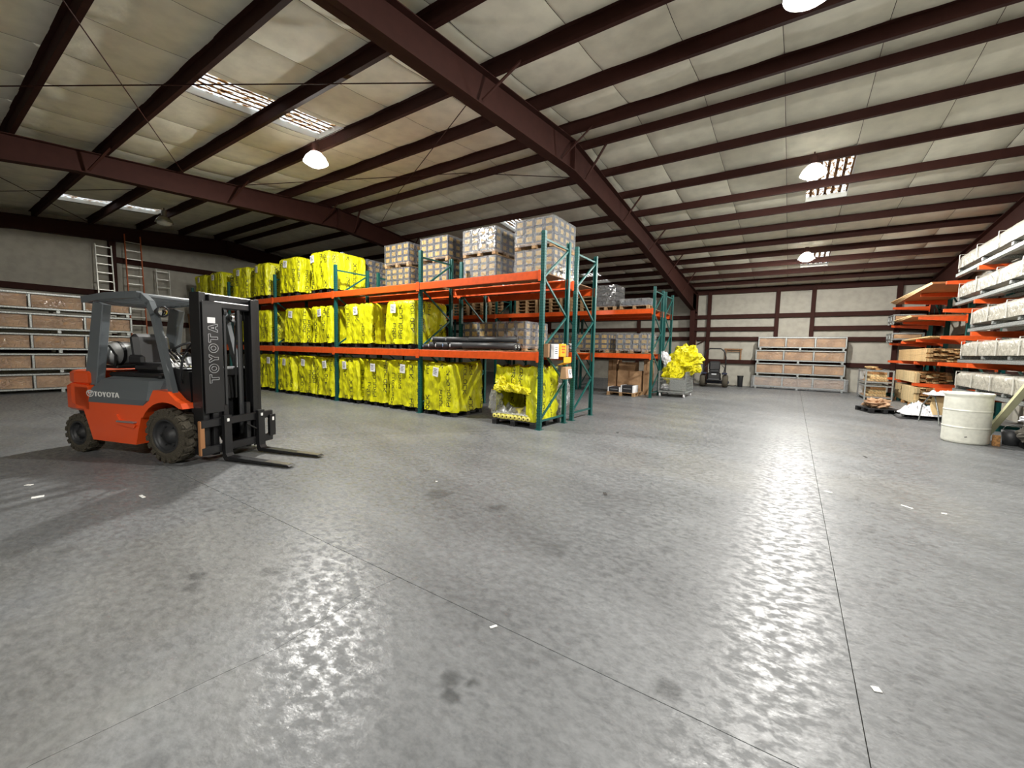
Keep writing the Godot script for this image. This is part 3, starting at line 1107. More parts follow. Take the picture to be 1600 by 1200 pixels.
func build_bags():
	var lo := [[-6.89, -5.9], [-8.12, -7.02], [-9.14, -8.15], [-10.13, -9.17], [-11.3, -10.28], [-12.25, -11.32], [-13.28, -12.28], [-14.4, -13.38], [-15.42, -14.43]]
	for k in lo.size():
		bag(lo[k][0], lo[k][1], 0.0, 1.15 + 0.02 * (k % 2), -6.6 - 0.03 * (k % 3), 1.05, k % 6, "yellow bag on the floor, %s left of the torn-open bag" % nth(k), "black pallet under the %s floor bag from right" % nth(k), 0.0, 0.1 if k == 0 else 0.0, [-0.05, 0.03, -0.02, -0.1, 0.08, -0.05, 0.0, 0.1, 0.0][k])
	var mid := [[-8.18, -7.12], [-9.78, -8.68], [-11.37, -10.31], [-12.8, -11.72], [-14.82, -13.66], [-16.1, -15.05]]
	for k in mid.size():
		bag(mid[k][0], mid[k][1], 1.455, 1.11, -6.6, 1.08, (k + 2) % 6, "yellow bag on the lower beams of the front rack, %s from the right" % nth(k), "black pallet under the %s middle-level bag from the right" % nth(k), [0.0, 0.03, -0.02, 0.04, 0.0, 0.02][k], 0.0, [-0.18, -0.05, -0.02, -0.12, -0.2, 0.0][k])
	var top := [[-11.4, -10.45], [-13.08, -12.05], [-14.74, -13.72], [-16.2, -15.2], [-18.05, -17.05], [-19.4, -18.4]]
	for k in top.size():
		bag(top[k][0], top[k][1], 2.925, 1.12, -6.62, 1.2, (k + 4) % 6, "yellow bag on the top beams of the front rack, %s from the right" % nth(k), "black pallet under the %s top-level bag from the right" % nth(k), [0.0, 0.05, -0.03, 0.06, 0.0, 0.0][k], 0.0, [-0.28, -0.1, -0.15, 0.0, -0.1, 0.0][k])

# ---------------------------------------------------------------- wrapped carton loads
# a unit load: pallet, rows of cartons each with a label, stretch film round all
func carton_stack(at: Vector3, cols: int, deep: int, rows: int, cs: Vector3, label: String, group: String, wrap := true, milky := false, cm: Material = null) -> Node3D:
	var o := thing("carton_load", label, "carton load", at, 0, group)
	var w := cols * cs.x
	var d := deep * cs.z
	var body: Material = cm if cm else M.carton_grey
	pallet_parts(o, w, d, M.pallet_wood)
	for r in rows:
		for i in cols:
			for j in deep:
				if i > 0 and i < cols - 1 and j > 0 and j < deep - 1:
					continue
				var p := Vector3(-w / 2 + cs.x * (i + 0.5), 0.125 + cs.y * (r + 0.5), -d / 2 + cs.z * (j + 0.5))
				var b := Basis(Vector3.UP, rng.randf_range(-0.012, 0.012))
				var c := part("carton", cbox(cs - Vector3(0.012, 0.008, 0.012), 0.006), body, o, p, b)
				if j == deep - 1:
					part("label", cbox(Vector3(cs.x * 0.6, cs.y * 0.62, 0.004), 0.001), M.carton_label, c, Vector3(0, 0, cs.z / 2 - 0.005))
				if i == cols - 1:
					part("label", cbox(Vector3(0.004, cs.y * 0.55, cs.z * 0.5), 0.001), M.carton_label, c, Vector3(cs.x / 2 - 0.005, 0, 0))
	if wrap:
		part("stretch_film", film_mesh(w + 0.01, rows * cs.y + 0.075, d + 0.01, int(at.x * 10) % 5), M.film_milky if milky else M.film, o, Vector3(0, 0.06, 0))
	return o

func film_mesh(w: float, h: float, d: float, sd: int) -> ArrayMesh:
	# film drawn tight: four crinkled sides and a loose top
	var s := mb(true)
	var nz := noise(2.2, 3, 200 + sd)
	var nx := 12
	var ny := 8
	var sides := [[Vector3(-w / 2, 0, d / 2), Vector3(w, 0, 0), Vector3(0, 0, 1)], [Vector3(w / 2, 0, d / 2), Vector3(0, 0, -d), Vector3(1, 0, 0)], [Vector3(w / 2, 0, -d / 2), Vector3(-w, 0, 0), Vector3(0, 0, -1)], [Vector3(-w / 2, 0, -d / 2), Vector3(0, 0, d), Vector3(-1, 0, 0)]]
	for sd_ in sides:
		var P := func(i: int, j: int) -> Vector3:
			var p: Vector3 = sd_[0] + sd_[1] * (float(i) / nx) + Vector3(0, h * j / ny, 0)
			var e := minf(1.0, minf(i, nx - i) * 0.5)
			return p + sd_[2] * (0.006 + 0.016 * e * absf(nz.get_noise_3d(p.x * 1.5, p.y * 5.0, p.z * 1.5)))
		for i in nx:
			for j in ny:
				quad(s, P.call(i, j), P.call(i, j + 1), P.call(i + 1, j + 1), P.call(i + 1, j))
	quad(s, Vector3(-w / 2, h + 0.006, -d / 2), Vector3(w / 2, h + 0.006, -d / 2), Vector3(w / 2, h + 0.006, d / 2), Vector3(-w / 2, h + 0.006, d / 2))
	return done(s)

func build_cartons():
	var cs := Vector3(0.248, 0.17, 0.26)
	var y := 2.925
	var tops := [[-9.87, "fourth"], [-8.46, "third"], [-6.93, "second"], [-5.4, "first"]]
	for t in tops:
		var x: float = t[0] + 0.5
		carton_stack(Vector3(x, y, -8.52), 4, 4, 4, Vector3(0.248, 0.16, 0.25), "lower tier of shrink-wrapped cartons, %s stack from the right on the top shelf" % t[1], "shrink-wrapped carton loads", true, t[0] > -7.0)
		carton_stack(Vector3(x + rng.randf_range(-0.02, 0.02), y + 0.79, -8.52), 4, 4, 3, cs, "upper tier of shrink-wrapped cartons, %s stack from the right on the top shelf" % t[1], "shrink-wrapped carton loads", true, t[0] > -7.0)
	for k in 4:
		carton_stack(Vector3([-11.2, -12.65, -14.4, -15.75][k], y, -8.52), 4, 4, 6, cs, "dark carton load behind the yellow top bags, %s from the right" % nth(k), "shrink-wrapped carton loads")
	# second row, middle shelf, behind the dark rolls
	carton_stack(Vector3(-6.42, 1.455, -8.5), 4, 4, 3, Vector3(0.235, 0.18, 0.25), "carton load on the lower shelf behind the dark rolls, left one", "shrink-wrapped carton loads")
	carton_stack(Vector3(-5.46, 1.455, -8.5), 3, 4, 3, Vector3(0.27, 0.18, 0.25), "crinkly film-wrapped carton load behind the dark rolls, right one", "shrink-wrapped carton loads", true, true)
	# far rack: lower shelf
	carton_stack(Vector3(-4.52, 1.455, -14.35), 4, 4, 3, Vector3(0.27, 0.175, 0.25), "carton load on the lower shelf at the near end of the far rack", "shrink-wrapped carton loads", true, true)
	carton_stack(Vector3(-5.95, 1.455, -14.35), 4, 4, 3, Vector3(0.3, 0.175, 0.25), "carton load second from the right on the far rack's lower shelf", "shrink-wrapped carton loads")
	carton_stack(Vector3(-7.8, 1.455, -14.35), 4, 4, 3, Vector3(0.28, 0.175, 0.25), "carton load third from the right on the far rack's lower shelf", "shrink-wrapped carton loads")
	# far rack: top shelf, black-wrapped load and stacks of pallets
	var bw := thing("wrapped_load", "tall black film-wrapped load on the far rack's top shelf", "wrapped load", Vector3(-5.5, 2.925, -14.3), 0)
	pallet_parts(bw, 0.72, 0.9, M.pallet_wood)
	for k in 4:
		part("bale", cbox(Vector3(0.68, 0.165, 0.86), 0.03), M.black_plastic, bw, Vector3(0, 0.215 + k * 0.17, 0))
	part("stretch_film", film_mesh(0.7, 0.75, 0.88, 2), M.film, bw, Vector3(0, 0.1, 0))
	var lowc := thing("wrapped_load", "low clear-wrapped goods at the end of the far rack's top shelf", "wrapped load", Vector3(-4.5, 2.925, -14.3), 0)
	pallet_parts(lowc, 1.0, 0.9, M.pallet_wood)
	part("goods", cbox(Vector3(0.9, 0.16, 0.8), 0.04), M.carton_grey, lowc, Vector3(0, 0.2, 0))
	part("stretch_film", film_mesh(0.98, 0.25, 0.86, 4), M.film_milky, lowc, Vector3(0, 0.1, 0))
	for k in 5:
		var x: float = [-6.42, -7.7, -8.75, -11.0, -12.2][k]
		var n: int = [5, 5, 4, 5, 5][k]
		for j in n:
			pallet(Vector3(x, 2.925 + j * 0.125, -14.35), 0.98, 0.95, M.pallet_wood, "wooden pallet %s up in the %s stack from right, far rack top" % [nth(j), nth(k)], "stacked wooden pallets on the far rack")
	# under the far rack: big brown boxes, pallet with two black printed boxes
	pallet(Vector3(-4.8, 0, -14.2), 0.98, 0.95, M.pallet_wood, "pale wooden pallet on the floor under the far rack", "")
	for e in [[-5.04, 0.42, 0.16, -14.0, "left"], [-4.58, 0.44, 0.24, -14.0, "right"]]:
		var hh: float = e[2]
		var o := thing("printed_box", "black printed carton with white ends, %s one on the far rack's floor pallet" % e[4], "carton", Vector3(e[0], 0.123, e[3]))
		part("box", cbox(Vector3(0.4, hh, 0.5), 0.006), M.ink, o, Vector3(0, hh / 2, 0))
		for sx in [-1, 1]:
			part("white_end", cbox(Vector3(0.045, hh + 0.004, 0.506), 0.004), M.paper_white, o, Vector3(sx * 0.2, hh / 2, 0))
		part("print_line", cbox(Vector3(0.26, 0.025, 0.004), 0.001), M.silver, o, Vector3(0, hh * 0.55, 0.252))
	for e in [["large brown carton standing behind the black printed boxes", Vector3(-4.85, 0, -14.95), Vector3(0.85, 0.82, 0.5)], ["brown carton on top of the large one under the far rack", Vector3(-4.95, 0.82, -14.95), Vector3(0.6, 0.3, 0.46)], ["tall brown carton leaning at the right under the far rack", Vector3(-4.25, 0, -15.05), Vector3(0.2, 1.22, 0.6)], ["tall brown carton at the left under the far rack", Vector3(-5.5, 0, -15.05), Vector3(0.3, 1.2, 0.6)]]:
		var o := thing("brown_carton", e[0], "carton", e[1])
		var z: Vector3 = e[2]
		part("box", cbox(z, 0.008), M.cardboard, o, Vector3(0, z.y / 2, 0))
		part("tape", cbox(Vector3(0.05, z.y * 0.3, 0.003), 0.001), M.cardboard_dark, o, Vector3(0, z.y * 0.85, z.z / 2))
	# dark rolls on the lower shelf, first bay
	var rolls := [[-6.88, 1.515, -6.62, 0.95, 0.05, 0.9, "blue"], [-6.68, 1.54, -6.6, 1.0, 0.07, 0.9, "white"], [-6.47, 1.54, -6.6, 1.0, 0.07, 0.9, "white"], [-6.58, 1.67, -6.6, 0.95, 0.06, 0.9, "white"], [-6.26, 1.54, -6.6, 1.0, 0.07, 0.9, "blue"], [-6.05, 1.54, -6.6, 1.0, 0.07, 0.9, "white"], [-6.17, 1.67, -6.6, 0.9, 0.055, 0.9, "black"], [-5.72, 1.54, -6.66, 1.25, 0.07, 0.06, "black"], [-5.62, 1.67, -6.72, 1.15, 0.055, 0.06, "black"], [-5.6, 1.54, -6.82, 1.1, 0.07, 0.06, "black"]]
	for k in rolls.size():
		var r: Array = rolls[k]
		var o := thing("dark_roll", "dark roll with %s core, %s in the heap on the lower shelf" % [r[6], nth(k)], "roll", Vector3(r[0], r[1], r[2]), r[5], "dark rolls on the lower shelf")
		var sd := mb(true)
		var t := Transform3D(Basis(Vector3(0, 1, 0), Vector3(1, 0, 0), Vector3(0, 0, -1)), Vector3.ZERO)
		var rr: float = r[4]
		var l: float = r[3]
		lathe(sd, [Vector2(rr * 0.45, 0.0), Vector2(rr, 0.0), Vector2(rr, l), Vector2(rr * 0.45, l), Vector2(rr * 0.45, 0.0)], 18, t)
		part("sheet", done(sd), M.truck_dark, o)
		part("core", lathe_mesh([Vector2(rr * 0.34, -0.012), Vector2(rr * 0.47, -0.012), Vector2(rr * 0.47, l + 0.01), Vector2(rr * 0.34, l + 0.01), Vector2(rr * 0.34, -0.012)], 14, true, t), {"blue": M.blue_core, "white": M.paper_white, "black": M.galvanised}[r[6]], o)

# ---------------------------------------------------------------- forklift (x forward, y up, z to its right)
func build_forklift():
	var o := thing("forklift_truck", "orange and grey forklift truck with black mast, parked on the concrete", "forklift", Vector3(-6.43, 0, -2.3), deg_to_rad(18.97))
	# chassis: side profile with wheel arch and step, rounded edges
	var body := [Vector2(-1.62, 0.66), Vector2(-1.42, 0.62), Vector2(-1.34, 0.42), Vector2(-1.26, 0.2), Vector2(-0.5, 0.19), Vector2(-0.46, 0.34), Vector2(-0.4, 0.52), Vector2(-0.3, 0.69), Vector2(-0.36, 0.7), Vector2(-1.3, 0.7), Vector2(-1.32, 0.9), Vector2(-1.62, 0.92)]
	part("chassis", prism_mesh(body, 1.1, 0.025), M.truck_orange, o)
	var arch := [Vector2(-0.5, 0.6)]
	for k in 9:
		var a := PI - 0.5 - (PI - 1.5) * k / 8.0
		arch.append(Vector2(cos(a) * 0.42, 0.34 + sin(a) * 0.41))
	arch.append_array([Vector2(0.29, 0.68), Vector2(0.26, 0.745), Vector2(0.18, 0.78), Vector2(0.06, 0.88), Vector2(-0.17, 0.89), Vector2(-0.25, 0.76), Vector2(-0.36, 0.71), Vector2(-0.5, 0.7)])
	for sz in [-1, 1]:
		part("front_fender", prism_mesh(arch, 0.2, 0.015), M.truck_orange, o, Vector3(0, 0, sz * 0.452))
	for sz in [-1, 1]:
		part("step", prism_mesh([Vector2(-0.82, 0.56), Vector2(-0.8, 0.44), Vector2(-0.5, 0.4), Vector2(-0.46, 0.44), Vector2(-0.5, 0.46), Vector2(-0.74, 0.49), Vector2(-0.78, 0.56)], 0.04, 0.006), M.truck_orange, o, Vector3(0, 0, sz * 0.555))
		part("step_tread", cbox(Vector3(0.3, 0.02, 0.08), 0.004), M.silver, o, Vector3(-0.62, 0.475, sz * 0.552))
	# counterweight: rounded in plan, two blocks
	part("counterweight", counterweight_mesh(0.56, 0.9, 1.95), M.truck_orange, o)
	part("counterweight_cap", counterweight_mesh(0.905, 1.08, 1.88), M.truck_orange, o)
	part("rear_axle_guard", prism_mesh([Vector2(-1.9, 0.56), Vector2(-1.78, 0.34), Vector2(-1.35, 0.3), Vector2(-1.3, 0.56)], 0.7, 0.01), M.truck_black, o)
	part("belly", cbox(Vector3(1.5, 0.3, 0.66), 0.02), M.truck_black, o, Vector3(-0.6, 0.4, 0))
	part("front_bulkhead", cbox(Vector3(0.3, 0.62, 0.72), 0.02), M.truck_black, o, Vector3(0.05, 0.55, 0))
	# engine hood: grey, bevelled towards the top
	var hs := mb()
	var ring := func(x0: float, x1: float, z: float, y: float, ch: float) -> Array:
		return [Vector3(x0, y, -z + ch), Vector3(x0, y, z - ch), Vector3(x0 + ch, y, z), Vector3(x1 - ch, y, z), Vector3(x1, y, z - ch), Vector3(x1, y, -z + ch), Vector3(x1 - ch, y, -z), Vector3(x0 + ch, y, -z)]
	var rr := [ring.call(-1.33, -0.32, 0.555, 0.69, 0.03), ring.call(-1.31, -0.2, 0.572, 0.76, 0.06), ring.call(-1.29, -0.16, 0.565, 0.87, 0.08), ring.call(-1.22, -0.22, 0.49, 0.99, 0.1), ring.call(-1.16, -0.3, 0.42, 1.02, 0.1)]
	for k in 4:
		for i in 8:
			var j := (i + 1) % 8
			quad(hs, rr[k][i], rr[k + 1][i], rr[k + 1][j], rr[k][j])
	for i in range(1, 7):
		tri(hs, rr[4][0], rr[4][i + 1], rr[4][i])
	part("engine_hood", done(hs), M.truck_grey, o)
	# lettering on the hood, both sides
	for sz in [1, -1]:
		var tb := Basis(Vector3.UP, 0.0 if sz > 0 else PI)
		part("lettering", text_mesh("TOYOTA", 0.072, 0.004), M.white_paint, o, Vector3(-0.93, 0.8, sz * 0.576), tb * Basis.from_scale(Vector3(1.15, 0.85, 1)))
		part("emblem", emblem_mesh(), M.white_paint, o, Vector3(-1.225, 0.805, sz * 0.575), tb)
	# seat deck, seat, hip rests
	part("seat_deck", cbox(Vector3(0.9, 0.06, 0.8), 0.02), M.truck_black, o, Vector3(-0.72, 1.04, 0))
	part("seat_cushion", cbox(Vector3(0.5, 0.13, 0.5), 0.05), M.seat_vinyl, o, Vector3(-0.72, 1.13, 0))
	part("backrest", cbox(Vector3(0.14, 0.44, 0.46), 0.05), M.seat_vinyl, o, Vector3(-0.98, 1.36, 0), Basis(Vector3.BACK, 0.14))
	for sz in [-1, 1]:
		part("hip_rest", cbox(Vector3(0.26, 0.12, 0.06), 0.025), M.seat_vinyl, o, Vector3(-0.86, 1.24, sz * 0.26))
	part("manual_pouch", cbox(Vector3(0.02, 0.2, 0.14), 0.004), M.paper_white, o, Vector3(-0.55, 1.5, -0.5))
	# gas bottle lying across behind the seat
	var tank := Transform3D(Basis(Vector3.RIGHT, PI / 2), Vector3.ZERO)
	var prof := [Vector2(0, -0.4), Vector2(0.07, -0.395), Vector2(0.125, -0.36), Vector2(0.155, -0.29), Vector2(0.157, 0.25), Vector2(0.13, 0.33), Vector2(0.07, 0.37), Vector2(0, 0.38)]
	var gb := part("gas_bottle", lathe_mesh(prof, 24, true, tank), M.tank_metal, o, Vector3(-1.32, 1.31, 0.02))
	part("collar", lathe_mesh([Vector2(0.1, 0.35), Vector2(0.105, 0.35), Vector2(0.105, 0.44), Vector2(0.1, 0.44), Vector2(0.1, 0.35)], 20, false, tank), M.tank_metal, gb)
	part("valve", tube_mesh([Vector3(0, 0, 0.36), Vector3(0, 0, 0.45)], 0.025, 10), M.chrome, gb)
	part("gas_hose", tube_mesh([Vector3(0, 0, 0.44), Vector3(0.02, 0.06, 0.47), Vector3(0.09, 0.12, 0.44), Vector3(0.16, 0.1, 0.36), Vector3(0.17, -0.02, 0.3), Vector3(0.12, -0.16, 0.28)], 0.014), M.black_rubber, gb)
	part("bottle_cradle", cbox(Vector3(0.34, 0.04, 0.62), 0.01), M.truck_black, o, Vector3(-1.32, 1.13, 0))
	for z in [-0.18, 0.2]:
		part("bottle_strap", lathe_mesh([Vector2(0.16, -0.02), Vector2(0.164, -0.02), Vector2(0.164, 0.02), Vector2(0.16, 0.02), Vector2(0.16, -0.02)], 24, false, tank), M.truck_black, o, Vector3(-1.32, 1.31, z))
	# overhead guard
	for sz in [-1, 1]:
		var rp := [Vector2(-1.44, 0.9), Vector2(-1.22, 0.9), Vector2(-1.02, 1.93), Vector2(-1.2, 1.97)]
		part("rear_pillar", prism_mesh(rp, 0.1, 0.01), M.truck_grey, o, Vector3(0, 0, sz * 0.46))
		part("front_pillar", square_tube([Vector3(0.06, 0.8, sz * 0.47), Vector3(-0.2, 1.8, sz * 0.47), Vector3(-0.27, 1.95, sz * 0.47), Vector3(-0.38, 2.03, sz * 0.47), Vector3(-0.52, 2.05, sz * 0.47)], 0.072, 0.065), M.truck_grey, o)
		part("guard_rail", square_tube([Vector3(-0.45, 2.05, sz * 0.47), Vector3(-1.0, 2.04, sz * 0.47), Vector3(-1.42, 2.0, sz * 0.46)], 0.08, 0.07), M.truck_grey, o)
		var hl := part("headlight", lathe_mesh([Vector2(0.0, -0.09), Vector2(0.035, -0.085), Vector2(0.062, -0.02), Vector2(0.068, 0.02), Vector2(0.06, 0.022), Vector2(0.055, 0.012)], 18, true, Transform3D(Basis(Vector3.BACK, -PI / 2), Vector3.ZERO)), M.truck_dark, o, Vector3(-0.08, 1.84, sz * 0.47))
		part("lens", lathe_mesh([Vector2(0.057, 0.012), Vector2(0.04, 0.026), Vector2(0.0, 0.032)], 18, true, Transform3D(Basis(Vector3.BACK, -PI / 2), Vector3.ZERO)), M.chrome, hl)
		part("lamp_bracket", bar_mesh(Vector3(-0.22, 1.84, sz * 0.47), Vector3(-0.12, 1.84, sz * 0.47), 0.03, 0.03), M.truck_dark, o)
	part("guard_front", cbox(Vector3(0.08, 0.05, 0.9), 0.015), M.truck_grey, o, Vector3(-0.4, 2.04, 0))
	part("guard_rear", cbox(Vector3(0.1, 0.07, 0.92), 0.02), M.truck_grey, o, Vector3(-1.36, 1.99, 0))
	for k in 7:
		part("guard_slat", cbox(Vector3(0.03, 0.04, 0.86), 0.006), M.truck_grey, o, Vector3(-0.54 - k * 0.115, 2.045 - k * 0.006, 0))
	# cowl, dashboard, steering, levers
	part("cowl", prism_mesh([Vector2(0.0, 0.75), Vector2(0.26, 0.75), Vector2(0.24, 1.12), Vector2(0.02, 1.16), Vector2(-0.12, 1.1), Vector2(-0.06, 0.98)], 0.84, 0.02), M.truck_black, o)
	part("dash_trim", cbox(Vector3(0.2, 0.012, 0.82), 0.003), M.silver, o, Vector3(0.1, 1.152, 0))
	part("instrument_panel", cbox(Vector3(0.06, 0.11, 0.2), 0.015), M.silver, o, Vector3(0.0, 1.24, 0.16), Basis(Vector3.BACK, 0.5))
	part("steering_column", tube_mesh([Vector3(0.05, 1.1, 0.08), Vector3(-0.24, 1.33, 0.08)], 0.035, 10), M.truck_black, o)
	var swt := Transform3D(Basis(Vector3.BACK, 0.75), Vector3(-0.26, 1.35, 0.08))
	var sw := mb(true)
	var circle := []
	for k in 25:
		circle.append(swt * Vector3(cos(TAU * k / 24) * 0.18, 0, sin(TAU * k / 24) * 0.18))
	tube(sw, circle, 0.014, 8, false)
	for k in 3:
		tube(sw, [swt * Vector3.ZERO, swt * Vector3(cos(TAU * k / 3) * 0.18, 0, sin(TAU * k / 3) * 0.18)], 0.011, 6)
	part("steering_wheel", done(sw), M.truck_black, o)
	for k in 4:
		var z := 0.22 + k * 0.055
		var lv := part("lever", tube_mesh([Vector3(0.04, 1.12, z), Vector3(-0.14, 1.3, z), Vector3(-0.24, 1.36, z)], 0.009, 6), M.chrome, o)
		part("knob", lathe_mesh([Vector2(0, -0.025), Vector2(0.02, -0.015), Vector2(0.022, 0.01), Vector2(0, 0.025)], 10), M.truck_black, lv, Vector3(-0.25, 1.37, z))
	part("grab_handle", tube_mesh([Vector3(0.18, 0.98, 0.46), Vector3(0.2, 1.05, 0.5), Vector3(0.26, 1.3, 0.5), Vector3(0.28, 1.36, 0.46)], 0.014, 8), M.truck_black, o)
	# wheels
	for sz in [-1, 1]:
		wheel(o, Vector3(0, 0.335, sz * 0.455), 0.335, 0.2, sz, 20)
		wheel(o, Vector3(-1.58, 0.255, sz * 0.44), 0.255, 0.17, sz, 16)
	part("front_axle", tube_mesh([Vector3(0, 0.335, -0.4), Vector3(0, 0.335, 0.4)], 0.09, 12), M.truck_black, o)
	part("rear_axle", tube_mesh([Vector3(-1.58, 0.255, -0.38), Vector3(-1.58, 0.255, 0.38)], 0.07, 12), M.truck_black, o)
	# mast: outer channels, inner channels, ties, cylinders, chains
	for sz in [-1, 1]:
		part("outer_mast_rail", channel_mesh(0.16, 0.075, 1.98, sz), M.truck_black, o, Vector3(0.36, 0.1, sz * 0.375))
		part("inner_mast_rail", channel_mesh(0.14, 0.065, 1.97, sz), M.truck_black, o, Vector3(0.41, 0.09, sz * 0.285))
		part("lift_cylinder", tube_mesh([Vector3(0.3, 0.25, sz * 0.235), Vector3(0.3, 1.98, sz * 0.235)], 0.035, 12), M.truck_dark, o)
		part("cylinder_cap", tube_mesh([Vector3(0.3, 1.78, sz * 0.235), Vector3(0.3, 1.98, sz * 0.235)], 0.052, 12), M.truck_black, o)
		part("chain", cbox(Vector3(0.02, 1.5, 0.035), 0.004), M.truck_dark, o, Vector3(0.43, 1.2, sz * 0.1))
		part("tilt_cylinder", tube_mesh([Vector3(-0.2, 0.62, sz * 0.3), Vector3(0.16, 0.66, sz * 0.3), Vector3(0.34, 0.68, sz * 0.3)], 0.04, 10), M.truck_black, o)
		part("mast_foot", cbox(Vector3(0.22, 0.3, 0.12), 0.02), M.truck_black, o, Vector3(0.28, 0.3, sz * 0.33))
		part("hydraulic_hose", tube_mesh([Vector3(0.28, 0.75, sz * 0.17), Vector3(0.3, 1.4, sz * 0.16), Vector3(0.36, 1.9, sz * 0.15), Vector3(0.42, 1.85, sz * 0.14), Vector3(0.42, 0.7, sz * 0.13)], 0.014, 6), M.black_rubber, o)
	part("mast_plate", cbox(Vector3(0.012, 1.36, 0.25), 0.003), M.truck_black, o, Vector3(0.485, 1.3, 0.3))
	for y in [2.04, 1.95]:
		part("mast_tie", cbox(Vector3(0.1, 0.09, 0.72), 0.015), M.truck_black, o, Vector3(0.33 if y > 2 else 0.4, y, 0))
	for y in [1.1, 0.45]:
		part("mast_tie", cbox(Vector3(0.06, 0.1, 0.66), 0.01), M.truck_black, o, Vector3(0.27, y, 0))
	part("sprocket", lathe_mesh([Vector2(0.0, -0.02), Vector2(0.06, -0.02), Vector2(0.06, 0.02), Vector2(0.0, 0.02)], 14, false, Transform3D(Basis(Vector3.RIGHT, PI / 2), Vector3.ZERO)), M.truck_dark, o, Vector3(0.4, 1.87, 0.1))
	# mast lettering: outline letters, a wide silver line round black ones, reading upward
	var up := Basis(Vector3(0, 1, 0), Vector3(0, 0, 1), Vector3(1, 0, 0))
	for sgn in [1]:
		part("mast_lettering", outline_text("TOYOTA", 0.13), M.silver, o, Vector3(0.4935, 1.36, 0.31), up * Basis.from_scale(Vector3(0.95, 1.0, 1)))
	part("sticker", cbox(Vector3(0.003, 0.07, 0.1), 0.001), M.paper_white, o, Vector3(0.493, 1.75, 0.32))
	# carriage with load bars, side plates, forks
	for y in [0.5, 0.17]:
		part("carriage_bar", cbox(Vector3(0.05, 0.1, 1.04), 0.01), M.truck_black, o, Vector3(0.5, y, 0))
	for z in [-0.5, 0.5]:
		part("carriage_side", cbox(Vector3(0.04, 0.42, 0.06), 0.006), M.rust if z > 0 else M.truck_black, o, Vector3(0.5, 0.335, z))
	part("carriage_plate", cbox(Vector3(0.02, 0.3, 0.1), 0.006), M.truck_black, o, Vector3(0.54, 0.34, -0.5))
	for z in [-0.16, 0.16]:
		part("carriage_upright", cbox(Vector3(0.05, 0.6, 0.06), 0.006), M.truck_black, o, Vector3(0.47, 0.4, z))
	part("carriage_hose", tube_mesh([Vector3(0.52, 0.42, -0.1), Vector3(0.54, 0.35, -0.2), Vector3(0.53, 0.3, -0.3), Vector3(0.5, 0.36, -0.36)], 0.012, 6), M.black_rubber, o)
	for z in [0.21, -0.29]:
		var fs := mb()
		var a := [Vector2(0.525, 0.58), Vector2(0.57, 0.58), Vector2(0.575, 0.1), Vector2(0.6, 0.065), Vector2(1.5, 0.038), Vector2(1.535, 0.025), Vector2(1.52, 0.018), Vector2(0.55, 0.018), Vector2(0.525, 0.05)]
		prism(fs, PackedVector2Array(a), 0.1)
		var fk := part("fork", done(fs), M.truck_black, o, Vector3(0, 0, z))
		part("fork_tip_wear", cbox(Vector3(0.34, 0.003, 0.085), 0.001), M.fork_steel, fk, Vector3(1.33, 0.0455, 0), Basis(Vector3.BACK, -0.03))
		part("fork_pin", cbox(Vector3(0.012, 0.04, 0.03), 0.003), M.white_paint, fk, Vector3(0.575, 0.52, 0))
	part("reflector", cbox(Vector3(0.006, 0.05, 0.03), 0.001), M.white_paint, o, Vector3(0.553, 0.43, -0.5))

func counterweight_mesh(y0: float, y1: float, back: float) -> ArrayMesh:
	var pts := [Vector2(-1.3, -0.55), Vector2(-1.3, 0.55), Vector2(-1.55, 0.55), Vector2(-back + 0.16, 0.5), Vector2(-back + 0.03, 0.36), Vector2(-back, 0.0), Vector2(-back + 0.03, -0.36), Vector2(-back + 0.16, -0.5), Vector2(-1.55, -0.55)]
	return prism_mesh(pts, y1 - y0, 0.03, Transform3D(Basis(Vector3(1, 0, 0), Vector3(0, 0, -1), Vector3(0, 1, 0)), Vector3(0, (y0 + y1) / 2, 0)))

func square_tube(pts: Array, w: float, h: float) -> ArrayMesh:
	var s := mb()
	for k in pts.size() - 1:
		var t: Vector3 = (pts[k + 1] - pts[k]).normalized()
		bar(s, pts[k] - t * 0.012, pts[k + 1] + t * 0.012, h, w)
	return done(s)

func channel_mesh(deep: float, wide: float, tall: float, side: int) -> ArrayMesh:
	var s := mb()
	cbox_to(s, Vector3(0, tall / 2, side * wide / 2), Vector3(deep, tall, 0.014), 0.004)
	for sx in [-1, 1]:
		cbox_to(s, Vector3(sx * (deep / 2 - 0.01), tall / 2, 0), Vector3(0.02, tall, wide), 0.004)
	return done(s)

